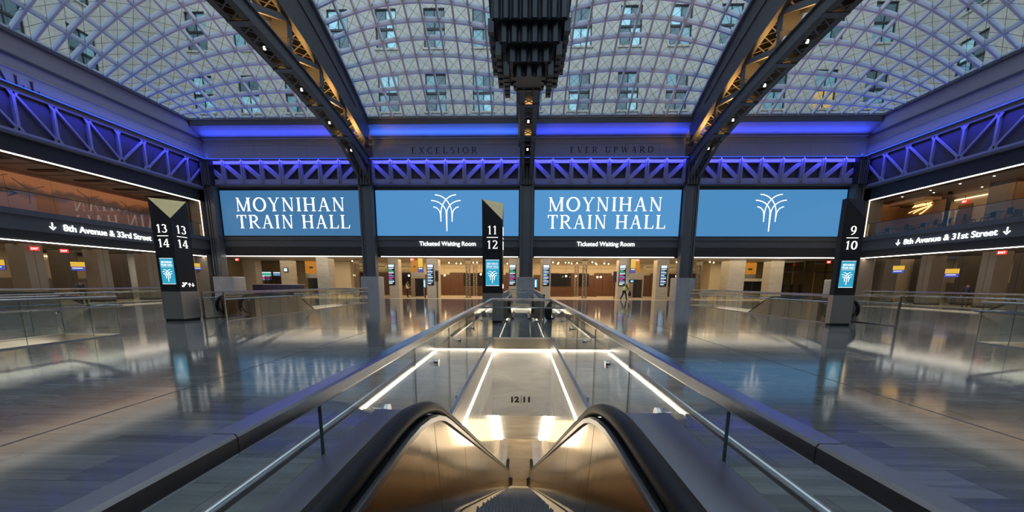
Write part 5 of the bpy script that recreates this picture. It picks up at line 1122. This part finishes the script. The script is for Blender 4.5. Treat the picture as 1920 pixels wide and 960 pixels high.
    for k in range(6):
        for i in range(n): a = 2*pi*i/n; ph = radians(5+17*k); cap.v.append(tuple(hv+Vector((.053*sin(ph)*cos(a), .055*sin(ph)*sin(a)-.006, .012+.052*cos(ph)))*H))
    for k in range(5):
        for i in range(n): cap.f.append((k*n+i, k*n+(i+1) % n, (k+1)*n+(i+1) % n, (k+1)*n+i))
    cap.f.append(tuple(range(n))); part('helmet' if extras and 'helmet' in extras else 'hair', cap, 'cap_white' if extras and 'helmet' in extras else 'hair')
    if extras and 'vest' in extras:
        col = extras['vest']; P_ = [Vector(j[q])*H for q in ('pel', 'wai', 'chest', 'neckb')]; R2 = [.098, .090, .104, .078]; v = MB(); n = 14
        for p_, r_2 in zip(P_, R2):
            for i in range(n): a = 2*pi*i/n; v.v.append((p_.x+r_2*H*cos(a)*1.02, p_.y+r_2*H*sin(a)*.98, p_.z+.006))
        for k in range(3):
            for i in range(n): v.f.append((k*n+i, k*n+(i+1) % n, (k+1)*n+(i+1) % n, (k+1)*n+i))
        part('safety_vest', v, col)
        st = MB(); p_ = P_[1]
        st.v = [(p_.x+.096*H*cos(2*pi*(i % n)/n), p_.y+.094*H*sin(2*pi*(i % n)/n), p_.z+(.02 if i < n else .055)*H) for i in range(2*n)]; st.f = [(i, (i+1) % n, (i+1) % n+n, i+n) for i in range(n)]
        part('reflective_band', st, 'cap_white')
    return t
MT = ('trousers', 'shirt', 'skin', 'black_panel')
person('worker in yellow safety vest and white helmet striding along the lobby edge', (9.75, 35.3, 0), radians(-80), 1.76,
       {'pel': (0, -.02, .515), 'wai': (0, .01, .585), 'chest': (0, .05, .70), 'neckb': (0, .08, .785), 'neck': (0, .105, .825), 'head': (0, .13, .88), 'top': (0, .14, .94),
        'Lhip': (-.055, -.02, .49), 'Lknee': (-.055, -.05, .28), 'Lank': (-.055, -.19, .075), 'Ltoe': (-.06, -.11, .02), 'Rhip': (.055, -.01, .49), 'Rknee': (.055, .08, .28), 'Rank': (.055, .10, .045), 'Rtoe': (.06, .20, .02),
        'Lsh': (-.10, .06, .77), 'Lel': (-.13, .10, .61), 'Lwr': (-.12, .20, .52), 'Lhand': (-.115, .23, .50), 'Rsh': (.10, .07, .77), 'Rel': (.13, .12, .62), 'Rwr': (.11, .21, .54), 'Rhand': (.10, .24, .51)}, MT, {'vest': 'vest', 'helmet': 1})
lump('carried_bag', 'dark bag held in front of the walking worker in the yellow vest', (10.25, 35.25, .38), .30, .24, .50, 'bag_black', 5)
person('worker in a pale vest standing between stone piers left of the lift front', (-12.1, 38.4, 0), radians(-60), 1.74,
       {'Lel': (-.13, .06, .64), 'Lwr': (-.09, .17, .60), 'Lhand': (-.07, .20, .60), 'Rel': (.13, .06, .64), 'Rwr': (.10, .17, .62), 'Rhand': (.08, .20, .62), 'head': (0, .035, .91), 'top': (0, .04, .97)}, MT, {'vest': 'pale_vest'})
person('dark-haired person in dark clothes leaning over the distant left railing', (-29.6, 23.9, 0), radians(-140), 1.76,
       {'pel': (0, -.06, .52), 'wai': (0, -.02, .59), 'chest': (0, .06, .68), 'neckb': (0, .12, .75), 'neck': (0, .15, .78), 'head': (0, .185, .82), 'top': (0, .21, .875), 'Lsh': (-.10, .11, .74), 'Lel': (-.15, .14, .61), 'Lwr': (-.09, .22, .57), 'Lhand': (-.06, .24, .57), 'Rsh': (.10, .11, .74), 'Rel': (.15, .14, .61), 'Rwr': (.09, .22, .57), 'Rhand': (.06, .24, .57)}, MT)
person('person in dark clothes standing half hidden by a right concourse pier', (32.2, 27.45, 0), radians(120), 1.74, {'Lel': (-.13, .03, .63), 'Lwr': (-.10, .14, .55), 'Lhand': (-.09, .17, .54)}, MT)
